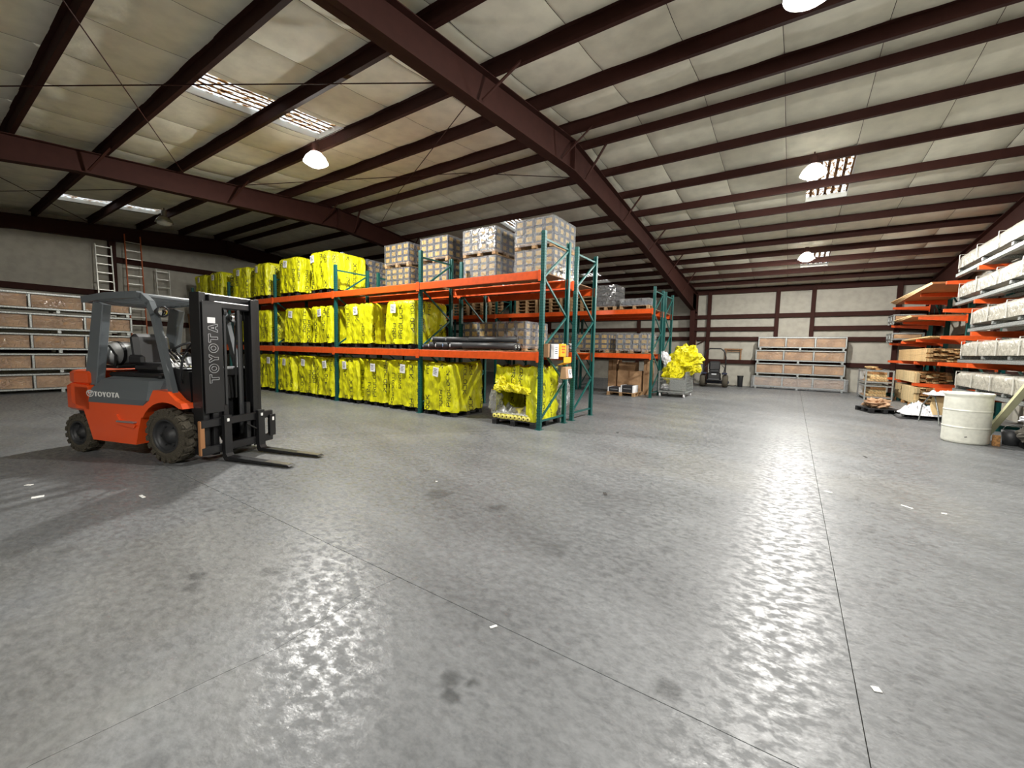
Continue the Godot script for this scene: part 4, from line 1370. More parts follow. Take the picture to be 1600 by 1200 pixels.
func wheel(o: Node3D, at: Vector3, r: float, w: float, side: int, lugs: int):
	var t := Transform3D(Basis(Vector3.RIGHT, PI / 2 * side), Vector3.ZERO)
	var h := w / 2
	var s := mb(true)
	lathe(s, [Vector2(r * 0.6, -h), Vector2(r * 0.72, -h - 0.006), Vector2(r * 0.88, -h * 0.96), Vector2(r * 0.93, -h * 0.8), Vector2(r * 0.945, 0), Vector2(r * 0.93, h * 0.8), Vector2(r * 0.88, h * 0.96), Vector2(r * 0.72, h + 0.006), Vector2(r * 0.6, h), Vector2(r * 0.6, -h)], 40, t)
	s.set_smooth_group(-1)
	for k in lugs:
		for e in [-1, 1]:
			var a := TAU * (k + (0.5 if e > 0 else 0.0)) / lugs
			var b := Basis(Vector3.BACK, a)
			var lw := TAU * r / lugs * 0.62
			box(s, b * Vector3(r * 0.95, 0, e * h * 0.48), Vector3(r * 0.1, lw, h * 0.9), b * Basis(Vector3.RIGHT, 0.35 * e))
			box(s, b * Vector3(r * 0.87, 0, e * h * 0.97), Vector3(r * 0.16, lw * 0.9, 0.02), b)
	var ty := part("tyre", done(s), M.tyre, o, at)
	part("rim", lathe_mesh([Vector2(r * 0.62, h + 0.002), Vector2(r * 0.57, h + 0.008), Vector2(r * 0.54, h - 0.02), Vector2(r * 0.5, h - 0.05), Vector2(r * 0.3, h - 0.06), Vector2(r * 0.27, h - 0.03), Vector2(r * 0.22, h - 0.025), Vector2(r * 0.2, h - 0.01), Vector2(0.0, h - 0.008)], 32, true, t), M.truck_dark, ty)
	for k in 6:
		var a := TAU * k / 6
		part("wheel_nut", lathe_mesh([Vector2(0.016, h - 0.07), Vector2(0.016, h - 0.035), Vector2(0, h - 0.033)], 6, false, t), M.truck_dark, ty, Vector3(cos(a) * r * 0.38, sin(a) * r * 0.38, 0))

func text_mesh(text: String, high: float, deep: float) -> Mesh:
	var t := TextMesh.new()
	var f := SystemFont.new()
	f.font_names = PackedStringArray(["Droid Sans"])
	f.font_weight = 700
	t.font = f
	t.text = text
	t.font_size = 64
	t.pixel_size = high / 46.0
	t.depth = deep
	t.curve_step = 2.0
	return t

# letters drawn as a line round their outline
func outline_text(text: String, high: float) -> ArrayMesh:
	var s := mb()
	var shapes := {"T": [[Vector2(0, 1), Vector2(0.9, 1), Vector2(0.9, 0.78), Vector2(0.58, 0.78), Vector2(0.58, 0), Vector2(0.32, 0), Vector2(0.32, 0.78), Vector2(0, 0.78)]],
		"Y": [[Vector2(0, 1), Vector2(0.28, 1), Vector2(0.45, 0.66), Vector2(0.62, 1), Vector2(0.9, 1), Vector2(0.58, 0.42), Vector2(0.58, 0), Vector2(0.32, 0), Vector2(0.32, 0.42)]],
		"A": [[Vector2(0, 0), Vector2(0.32, 1), Vector2(0.58, 1), Vector2(0.9, 0), Vector2(0.64, 0), Vector2(0.58, 0.2), Vector2(0.32, 0.2), Vector2(0.26, 0)], [Vector2(0.38, 0.4), Vector2(0.52, 0.4), Vector2(0.45, 0.68)]],
		"O": [[], []]}
	for k in 20:
		var a := TAU * k / 20
		shapes["O"][0].append(Vector2(0.47 + 0.47 * cos(a), 0.5 + 0.51 * sin(a)))
		shapes["O"][1].append(Vector2(0.47 + 0.22 * cos(a), 0.5 + 0.27 * sin(a)))
	var pen := -0.5 * text.length() * 1.0 * high
	for ch in text:
		for ring in shapes[ch]:
			for k in ring.size():
				var p: Vector2 = ring[k] * high * 0.92
				var q: Vector2 = ring[(k + 1) % ring.size()] * high * 0.92
				bar(s, Vector3(p.x + pen, p.y - high / 2, 0), Vector3(q.x + pen, q.y - high / 2, 0), 0.006, 0.006)
		pen += high
	return done(s)

func emblem_mesh() -> ArrayMesh:
	var s := mb()
	for e in [[0.0, 0.0, 0.06, 0.04], [0.0, 0.008, 0.022, 0.031], [0.0, 0.02, 0.042, 0.014]]:
		for k in 20:
			var a := TAU * k / 20
			var b := TAU * (k + 1) / 20
			bar(s, Vector3(e[0] + e[2] * cos(a), e[1] + e[3] * sin(a), 0), Vector3(e[0] + e[2] * cos(b), e[1] + e[3] * sin(b), 0), 0.004, 0.009)
	return done(s)

# ---------------------------------------------------------------- steel-framed crates
# local x along the face, face at z = 0 looking to +z, base at y = 0
func crate(at: Vector3, turn: float, panels: int, pw: float, pitch: float, deep: float, label: String, group: String, bagged := false) -> Node3D:
	var o := thing("steel_crate", label, "crate", at, turn, group)
	var l := panels * pw
	var t := 0.05
	var y0 := 0.085
	var y1 := pitch - 0.012
	for z in [-t / 2, -deep + t / 2]:
		for y in [y0 + t / 2, y1 - t / 2]:
			part("rail", cbox(Vector3(l, t, t), 0.006), M.galvanised, o, Vector3(0, y, z))
		for k in panels + 1:
			part("post", cbox(Vector3(t, y1 - y0 - 2 * t, t), 0.006), M.galvanised, o, Vector3(clampf(-l / 2 + k * pw, -l / 2 + t / 2, l / 2 - t / 2), (y0 + y1) / 2, z))
		for k in 3:
			part("foot", cbox(Vector3(0.08, y0, t), 0.005), M.galvanised, o, Vector3((k - 1) * (l / 2 - 0.1), y0 / 2, z))
	for sx in [-1, 1]:
		for y in [y0 + t / 2, y1 - t / 2]:
			part("end_rail", cbox(Vector3(t, t, deep - 2 * t), 0.006), M.galvanised, o, Vector3(sx * (l / 2 - t / 2), y, -deep / 2))
	for k in panels:
		part("carton", cbox(Vector3(pw - 0.07, y1 - y0 - 2 * t - 0.01, deep - 0.14), 0.012), M.cardboard, o, Vector3(-l / 2 + (k + 0.5) * pw, (y0 + y1) / 2 - 0.003, -deep / 2))
		part("film", sheet_mesh(pw - 0.055, y1 - y0 - 2 * t, 300 + k + int(at.y * 10)), M.film, o, Vector3(-l / 2 + (k + 0.5) * pw, y0 + t, -0.062))
	if bagged:
		part("plastic_cover", film_mesh(l + 0.16, y1 - y0 + 0.03, deep + 0.06, 3), M.film_milky, o, Vector3(0, y0 - 0.05, -deep / 2))
	return o

# a crinkled film sheet, x centred, y from 0
func sheet_mesh(w: float, h: float, sd: int) -> ArrayMesh:
	var s := mb(true)
	var nz := noise(3.0, 3, sd)
	var P := func(i: int, j: int) -> Vector3:
		var p := Vector3(-w / 2 + w * i / 16, h * j / 6, 0)
		p.z = 0.02 * nz.get_noise_2d(p.x * 0.8 + p.y * 0.6, p.y * 3.0 - p.x * 0.7)
		return p
	for i in 16:
		for j in 6:
			quad(s, P.call(i, j), P.call(i, j + 1), P.call(i + 1, j + 1), P.call(i + 1, j))
	return done(s)

func build_crates():
	for k in 5:
		crate(Vector3(-17.2, k * 0.553, -2.62), PI / 2, 3, 1.05, 0.553, 1.0, "steel-framed crate of cartons by the left wall, %s from the floor" % nth(k), "steel crates stacked by the left wall")
	for k in 5:
		crate(Vector3(-17.2, k * 0.553, 0.6), PI / 2, 3, 1.05, 0.553, 1.0, "steel-framed crate at the left edge of the view, %s from the floor" % nth(k), "steel crates stacked by the left wall")
	for k in 4:
		crate(Vector3([0.2, 0.2, 0.18, 0.22][k], k * 0.58, -21.85), 0, 3, [1.1, 1.07, 1.075, 1.05][k], 0.58, 0.6, "steel-framed crate of cartons against the back wall, %s from the floor" % nth(k), "steel crates stacked at the back wall", k == 0)

# ---------------------------------------------------------------- cantilever rack on the right
const LEVELS := [0.73, 1.40, 2.08, 2.76, 3.46]
const CZ := [-9.2, -12.85, -15.05, -17.6, -19.8, -21.9]
const TIP := 3.1

func build_cantilever():
	for k in CZ.size():
		var o := thing("cantilever_column", "teal cantilever column with orange arms, %s from the near end at the right wall" % nth(k), "cantilever rack", Vector3(4.2, 0, CZ[k]), 0, "cantilever rack columns")
		part("post", ibeam(3.75), M.rack_teal, o)
		part("base", cbox(Vector3(1.15, 0.12, 0.14), 0.01), M.rack_teal, o, Vector3(-0.5, 0.06, 0))
		for y in LEVELS:
			var s := mb()
			prism(s, PackedVector2Array([Vector2(TIP - 4.2, y - 0.005), Vector2(-0.07, y), Vector2(-0.07, y - 0.16), Vector2(TIP - 4.2, y - 0.085)]), 0.1)
			var a := part("arm", done(s), M.rack_orange, o)
			part("arm_plate", cbox(Vector3(0.012, 0.26, 0.16), 0.003), M.rack_orange, a, Vector3(-0.066, y - 0.08, 0))
	for k in CZ.size() - 1:
		for y in [0.5, 2.4]:
			single("cantilever_brace", bar_mesh(Vector3(4.25, y, CZ[k] - 0.08), Vector3(4.25, y + 1.2, CZ[k + 1] + 0.08), 0.04, 0.04), M.rack_teal, "teal diagonal brace between the %s pair of cantilever columns, %s" % [nth(k), "low" if y < 1 else "high"], "brace", Vector3.ZERO, Basis.IDENTITY, "cantilever rack braces")
	# white wrapped bundles on steel skids
	for k in 5:
		var y: float = LEVELS[k]
		var zf: float = [-13.9, -13.75, -13.3, -14.35, -14.55][k]
		var zn := -8.2
		var o := thing("wrapped_bundle", "long white plastic-wrapped bundle on steel skid, %s arm level from the floor" % nth(k), "bundle", Vector3(3.45, y, (zf + zn) / 2), 0, "white bundles on the cantilever rack")
		var l := zn - zf
		for sx in [-1, 1]:
			part("skid_tube", square_pipe(l), M.galvanised, o, Vector3(sx * 0.26, 0.045, 0))
		for j in 5:
			part("skid_crossbar", cbox(Vector3(0.62, 0.07, 0.09), 0.006), M.galvanised, o, Vector3(0, 0.125, -l / 2 + 0.25 + j * (l - 0.5) / 4))
		part("wrap", bundle_mesh(0.66, 0.3, l - 0.1, k), M.white_wrap, o, Vector3(0, 0.16, 0))
		for j in 6:
			var z := -l / 2 + 0.35 + j * (l - 0.7) / 5
			part("strap", strap_mesh(0.69, 0.318), M.strap_white, o, Vector3(0, 0.16, z))
	# plywood on the two upper levels at the far end
	for e in [[4, -20.9, -15.5, 4, "top"], [3, -20.2, -17.6, 3, "second highest"]]:
		for j in e[3]:
			var l: float = e[2] - e[1] - 0.1 * j
			var o := thing("plywood_sheet", "plywood sheet on the %s cantilever level, %s from the bottom" % [e[4], nth(j)], "plywood", Vector3(3.55 - 0.02 * j, LEVELS[e[0]] + 0.012 + j * 0.021, (e[1] + e[2]) / 2 - 0.03 * j), 0.01 * (j - 1), "plywood sheets on the cantilever rack")
			part("face", cbox(Vector3(1.16, 0.016, l), 0.002), M.plywood, o)
			part("edge", cbox(Vector3(0.008, 0.018, l), 0.001), M.plywood_edge, o, Vector3(-0.582, 0, 0))
	# a steel crate pair at the far end and cages on the arms
	for k in 2:
		mesh_box_stack(Vector3(2.52, k * 0.53, -20.0), k)
	for k in 2:
		crate(Vector3(3.0, LEVELS[2 + k] + 0.001, -21.5), -PI / 2, 2, 0.55, 0.36, 0.9, "small galvanised crate on the %s cantilever level at the far end" % ["third", "fourth"][k], "small crates on the cantilever rack")
	# lumber: boards laid along the rack, ragged near ends
	lumber(0.095, -20.3, -17.45, 12, 7, "the floor bearers", M.lumber_pale)
	lumber(LEVELS[0] + 0.004, -20.4, -17.6, 8, 6, "the lowest rack arms", M.lumber_pale)
	lumber(LEVELS[1] + 0.004, -20.2, -16.4, 9, 7, "the second arm level", M.lumber)
	lumber(LEVELS[2] + 0.004, -19.9, -16.2, 1, 5, "the third arm level", M.lumber)
	for k in 3:
		single("timber_bearer", cbox(Vector3(1.0, 0.09, 0.09), 0.008), M.lumber_brown, "timber bearer under the floor lumber stack, %s from the near end" % nth(k), "timber", Vector3(3.6, 0.046, [-17.9, -18.9, -20.0][k]), Basis.IDENTITY, "timber bearers")

func ibeam(h: float) -> ArrayMesh:
	var s := mb()
	box(s, Vector3(0, h / 2, 0), Vector3(0.12, h, 0.01))
	for sx in [-1, 1]:
		box(s, Vector3(sx * 0.062, h / 2, 0), Vector3(0.012, h, 0.12))
	return done(s)

func square_pipe(l: float) -> ArrayMesh:
	var s := mb()
	var w := 0.08
	for e in [-1, 1]:
		box(s, Vector3(e * (w / 2 - 0.003), 0, 0), Vector3(0.006, w, l))
		box(s, Vector3(0, e * (w / 2 - 0.003), 0), Vector3(w, 0.006, l))
	return done(s)

func bundle_mesh(w: float, h: float, l: float, sd: int) -> ArrayMesh:
	var s := mb(true)
	var nz := noise(1.0, 3, 400 + sd)
	var n := 30
	var ring := []
	var c := 0.05
	for p in [Vector2(-w / 2, 0), Vector2(-w / 2, h * 0.5), Vector2(-w / 2, h - c), Vector2(-w / 2 + c, h), Vector2(-w * 0.2, h), Vector2(w * 0.2, h), Vector2(w / 2 - c, h), Vector2(w / 2, h - c), Vector2(w / 2, h * 0.5), Vector2(w / 2, 0), Vector2(0, 0)]:
		ring.append(p)
	var m := ring.size()
	var P := func(i: int, k: int) -> Vector3:
		var q: Vector2 = ring[i % m]
		var z := -l / 2 + l * k / n
		var f := 1.0 + 0.06 * nz.get_noise_3d(q.x * 5, q.y * 5, z * 2.0) - 0.05 * absf(nz.get_noise_2d(z * 3.0, i))
		var e := minf(k, n - k) / 1.5
		if e < 1.0:
			f *= lerpf(0.86, 1.0, e)
		return Vector3(q.x * f, h * 0.02 + q.y * f, z)
	for k in n:
		for i in m:
			quad(s, P.call(i, k), P.call(i, k + 1), P.call(i + 1, k + 1), P.call(i + 1, k))
	s.set_smooth_group(-1)
	for e in [0, n]:
		for i in range(1, m - 1):
			if e == n:
				tri(s, P.call(0, e), P.call(i, e), P.call(i + 1, e))
			else:
				tri(s, P.call(0, e), P.call(i + 1, e), P.call(i, e))
	return done(s)

func strap_mesh(w: float, h: float) -> ArrayMesh:
	var key := "strap%.2f" % w
	if not MC.has(key):
		var s := mb()
		box(s, Vector3(0, h + 0.004, 0), Vector3(w, 0.006, 0.035))
		for sx in [-1, 1]:
			box(s, Vector3(sx * (w / 2), h / 2, 0), Vector3(0.006, h, 0.035))
		MC[key] = done(s)
	return MC[key]

func lumber(y: float, za: float, zb: float, layers: int, across: int, where: String, m: Material):
	var th := 0.042
	var bw := 0.14
	for r in layers:
		for i in across:
			var jag := rng.randf_range(-0.25, 0.1) if i > 0 else rng.randf_range(-0.1, 0.06)
			var l := zb - za + jag
			var q := snappedf(l, 0.1)
			var mm: Material = m if i == 0 or rng.randf() < 0.4 else M.lumber_brown
			var hidden := i > 0 and i < across - 1 and r < layers - 1
			var at := Vector3(TIP + 0.03 + bw * (i + 0.5) + rng.randf_range(-0.003, 0.003), y + th * (r + 0.5) + 0.001, za + q / 2)
			single("lumber_board", cbox(Vector3(bw - 0.008, th - 0.003, q), 0.003), mm, "board %s from left, %s layer up, lumber on %s" % [nth(i), nth(r), where], "board", at, Basis.IDENTITY, "lumber boards on %s" % where)

# galvanised cage holding timber off-cuts
func mesh_box_stack(at: Vector3, k: int):
	var o := thing("steel_cage", "galvanised stillage cage of timber off-cuts beside the lumber, %s" % ["lower one", "upper one"][k], "cage", at, 0, "stillage cages by the lumber")
	var w := 0.72
	var d := 1.9
	var h := 0.52
	for sx in [-1, 1]:
		for sz in [-1, 1]:
			part("post", cbox(Vector3(0.045, h, 0.045), 0.004), M.galvanised, o, Vector3(sx * w / 2, h / 2, sz * d / 2))
		for y in [0.1, h - 0.03]:
			part("rail", cbox(Vector3(0.04, 0.04, d), 0.004), M.galvanised, o, Vector3(sx * w / 2, y, 0))
	for sz in [-1, 1]:
		for y in [0.1, h - 0.03]:
			part("rail", cbox(Vector3(w, 0.04, 0.04), 0.004), M.galvanised, o, Vector3(0, y, sz * d / 2))
	part("base_board", cbox(Vector3(w - 0.05, 0.02, d - 0.06), 0.003), M.deck_wood, o, Vector3(0, 0.12, 0))
	part("film", film_mesh(w + 0.05, h - 0.05, 0.5, k), M.film_milky, o, Vector3(0, 0.03, -d / 2 + 0.26))
	for j in 4:
		single("timber_offcut", cbox(Vector3(0.5 - 0.03 * j, 0.075, 1.6 - 0.12 * j), 0.006), [M.lumber_pale, M.lumber, M.lumber_pale, M.lumber_brown][j], "timber off-cut %s up in the %s stillage cage" % [nth(j), ["lower", "upper"][k]], "timber", at + Vector3(0.0, 0.17 + j * 0.078, 0.02 * j), Basis(Vector3.UP, 0.02 * (j - 1)), "timber off-cuts in the cages")
	if k == 1:
		for j in 6:
			single("wood_scrap", cbox(Vector3(0.12, 0.05, 0.28 + 0.05 * j), 0.006), M.lumber if j % 2 else M.lumber_brown, "loose wood scrap on top of the upper stillage cage, %s from the near end" % nth(j), "wood scrap", at + Vector3(rng.randf_range(-0.15, 0.15), 0.555 + 0.052 * (j % 2), 0.75 - j * 0.3), Basis(Vector3.UP, rng.randf_range(-0.9, 0.9)), "wood scraps on the cage")

# ---------------------------------------------------------------- back corner: mower, basket, odds and ends
func build_back_corner():
	var o := thing("riding_mower", "dark zero-turn riding mower with roll bar by the back wall", "mower", Vector3(-2.95, 0, -20.9), 0.12)
	for sx in [-1, 1]:
		var t := Transform3D(Basis(Vector3.BACK, PI / 2 * -sx), Vector3.ZERO)
		var w := part("rear_tyre", lathe_mesh([Vector2(0.12, -0.11), Vector2(0.22, -0.12), Vector2(0.27, -0.09), Vector2(0.285, 0), Vector2(0.27, 0.09), Vector2(0.22, 0.12), Vector2(0.12, 0.11)], 24, true, t), M.tyre, o, Vector3(sx * 0.46, 0.285, 0.1))
		part("hub", lathe_mesh([Vector2(0.13, 0.08), Vector2(0.1, 0.06), Vector2(0.0, 0.07)], 16, true, t), M.truck_dark, w)
		part("caster", lathe_mesh([Vector2(0.05, -0.05), Vector2(0.14, -0.05), Vector2(0.15, 0), Vector2(0.14, 0.05), Vector2(0.05, 0.05)], 16, true, t), M.tyre, o, Vector3(sx * 0.42, 0.15, -1.0))
		part("control_lever", tube_mesh([Vector3(sx * 0.34, 0.55, -0.1), Vector3(sx * 0.42, 0.85, -0.2), Vector3(sx * 0.3, 0.98, -0.25)], 0.018, 8), M.truck_black, o)
		part("fender", cbox(Vector3(0.22, 0.08, 0.6), 0.03), M.mower_blue, o, Vector3(sx * 0.42, 0.62, 0.05))
	part("engine", cbox(Vector3(0.56, 0.34, 0.42), 0.06), M.truck_black, o, Vector3(0, 0.5, 0.28))
	part("engine_cover", cbox(Vector3(0.4, 0.12, 0.34), 0.05), M.truck_dark, o, Vector3(0, 0.72, 0.28))
	part("badge", cbox(Vector3(0.2, 0.06, 0.006), 0.002), M.silver, o, Vector3(0, 0.6, 0.493))
	part("muffler", tube_mesh([Vector3(-0.22, 0.36, 0.5), Vector3(0.22, 0.36, 0.5)], 0.06, 12), M.truck_dark, o)
	part("chassis", cbox(Vector3(0.6, 0.1, 1.5), 0.02), M.truck_black, o, Vector3(0, 0.33, -0.4))
	part("cutting_deck", cbox(Vector3(1.25, 0.14, 0.6), 0.04), M.mower_blue, o, Vector3(0, 0.2, -0.55))
	part("seat_cushion", cbox(Vector3(0.46, 0.12, 0.44), 0.05), M.seat_vinyl, o, Vector3(0, 0.72, -0.15))
	part("seat_back", cbox(Vector3(0.46, 0.42, 0.12), 0.05), M.seat_vinyl, o, Vector3(0, 0.96, 0.08))
	part("roll_bar", tube_mesh([Vector3(-0.44, 0.4, 0.12), Vector3(-0.44, 1.35, 0.14), Vector3(-0.38, 1.62, 0.14), Vector3(-0.22, 1.74, 0.14), Vector3(0.22, 1.74, 0.14), Vector3(0.38, 1.62, 0.14), Vector3(0.44, 1.35, 0.14), Vector3(0.44, 0.4, 0.12)], 0.03, 10), M.truck_black, o)
	# rolling wire basket with crumpled yellow film and white scraps
	var b := thing("wire_basket_cart", "galvanised wire basket cart on casters at the end of the far rack", "basket cart", Vector3(-3.34, 0, -15.2), 0.0)
	var w := 0.9
	var d := 1.2
	var h := 0.86
	part("base_frame", cbox(Vector3(w, 0.05, d), 0.01), M.galvanised, b, Vector3(0, 0.17, 0))
	for sx in [-1, 1]:
		for sz in [-1, 1]:
			var c := part("caster", lathe_mesh([Vector2(0.0, -0.02), Vector2(0.06, -0.02), Vector2(0.062, 0.0), Vector2(0.06, 0.02), Vector2(0, 0.02)], 14, false, Transform3D(Basis(Vector3.BACK, PI / 2), Vector3.ZERO)), M.paper_white, b, Vector3(sx * (w / 2 - 0.06), 0.063, sz * (d / 2 - 0.08)))
			part("caster_fork", cbox(Vector3(0.07, 0.08, 0.03), 0.004), M.galvanised, c, Vector3(0, 0.06, 0))
			part("post", cbox(Vector3(0.04, h - 0.2, 0.04), 0.004), M.galvanised, b, Vector3(sx * (w / 2 - 0.02), 0.2 + (h - 0.2) / 2, sz * (d / 2 - 0.02)))
	for side in [[0, 1], [0, -1], [1, 1], [1, -1]]:
		var along := w if side[0] == 0 else d
		var top: float = h if not (side[0] == 0 and side[1] == 1) else h * 0.74
		var ms := mb()
		var n := int(along / 0.05)
		for k in n + 1:
			var q := -along / 2 + along * k / n
			bar(ms, Vector3(q, 0.2, 0), Vector3(q, top, 0), 0.006, 0.006)
		for k in int((top - 0.2) / 0.05) + 1:
			bar(ms, Vector3(-along / 2, 0.2 + k * 0.05, 0), Vector3(along / 2, 0.2 + k * 0.05, 0), 0.006, 0.006)
		bar(ms, Vector3(-along / 2, top, 0), Vector3(along / 2, top, 0), 0.025, 0.025)
		var p := Vector3(0, 0, side[1] * (d / 2 - 0.01)) if side[0] == 0 else Vector3(side[1] * (w / 2 - 0.01), 0, 0)
		part("wire_panel", done(ms), M.galvanised, b, p, Basis.IDENTITY if side[0] == 0 else Basis(Vector3.UP, PI / 2))
	part("front_plate", cbox(Vector3(0.5, 0.38, 0.01), 0.003), M.galvanised, b, Vector3(w / 2 - 0.27, 0.42, d / 2 + 0.004))
	single("crumpled_film", blob_mesh(0.55, 0.52, 0.5, 1, 0.3), M.yellow_crumple, "big crumpled heap of yellow film spilling over the wire basket", "plastic film", Vector3(-3.08, 1.28, -15.3))
	single("crumpled_film", blob_mesh(0.34, 0.42, 0.3, 2, 0.3), M.yellow_crumple, "smaller crumpled yellow film inside the wire basket front", "plastic film", Vector3(-3.4, 0.82, -14.95))
	single("white_scrap", blob_mesh(0.16, 0.3, 0.16, 3, 0.25), M.tarp_white, "white and dark film scrap sticking up at the basket's left", "film scrap", Vector3(-3.66, 1.28, -15.0), Basis(Vector3.BACK, 0.5))
	single("white_scrap", blob_mesh(0.3, 0.12, 0.25, 4, 0.3), M.tarp_white, "white film scrap at the bottom of the wire basket", "film scrap", Vector3(-3.5, 0.32, -14.95))
	# wooden frame standing on the wall girt, small black bin, pole
	var f := thing("wooden_trestle", "small wooden trestle standing on the wall girt", "trestle", Vector3(-2.4, 1.246, Z0 + 0.12))
	for sx in [-1, 1]:
		part("leg", cbox(Vector3(0.06, 0.46, 0.04), 0.004), M.deck_wood, f, Vector3(sx * 0.32, 0.23, 0))
	part("top_rail", cbox(Vector3(0.76, 0.07, 0.06), 0.004), M.deck_wood, f, Vector3(0, 0.495, 0))
	part("mid_rail", cbox(Vector3(0.58, 0.04, 0.03), 0.004), M.deck_wood, f, Vector3(0, 0.4, 0))
	var bin := thing("waste_bin", "small black waste bin on the floor left of the crates", "bin", Vector3(-1.98, 0, -21.9))
	part("body", lathe_mesh([Vector2(0, 0.004), Vector2(0.1, 0.0), Vector2(0.125, 0.5), Vector2(0.13, 0.51), Vector2(0.115, 0.5), Vector2(0.09, 0.03), Vector2(0, 0.03)], 20), M.truck_dark, bin)
	part("rim", lathe_mesh([Vector2(0.118, 0.485), Vector2(0.136, 0.485), Vector2(0.136, 0.515), Vector2(0.118, 0.515), Vector2(0.118, 0.485)], 20, false), M.truck_black, bin)
	single("wooden_pole", tube_mesh([Vector3(-4.02, 0.0, -21.5), Vector3(-4.0, 2.15, -22.0)], 0.018, 8), M.deck_wood, "thin pole leaning against the steel column at the back wall", "pole")
	single("hose_coil", tube_mesh([Vector3(-2.5, 0.03, -22.1), Vector3(-2.3, 0.03, -21.95), Vector3(-2.2, 0.03, -22.1), Vector3(-2.4, 0.03, -22.25), Vector3(-2.6, 0.03, -22.2)], 0.025, 8), M.grey_clutter, "grey hose lying on the floor by the back wall", "hose")

func blob_mesh(a: float, b: float, c: float, sd: int, rough: float) -> ArrayMesh:
	# crumpled film: a faceted lump with sharp folds
	var s := mb()
	var nz := noise(1.0, 3, 500 + sd)
	var nu := 26
	var nv := 16
	var P := func(i: int, j: int) -> Vector3:
		var u := TAU * (i % nu) / nu
		var v := PI * j / nv
		var n := Vector3(sin(v) * cos(u), cos(v), sin(v) * sin(u))
		var f := 1.0 + rough * 1.5 * nz.get_noise_3dv(n * 1.6) - rough * 1.3 * absf(nz.get_noise_3dv(n * 3.4 + Vector3(9, 0, 0)))
		return Vector3(n.x * a, n.y * b, n.z * c) * f
	for i in nu:
		for j in nv:
			if j > 0:
				tri(s, P.call(i, j), P.call(i + 1, j), P.call(i + 1, j + 1))
			else:
				tri(s, P.call(0, 0), P.call(i + 1, 1), P.call(i, 1))
				continue
			if j < nv - 1:
				tri(s, P.call(i, j), P.call(i + 1, j + 1), P.call(i, j + 1))
	return done(s)

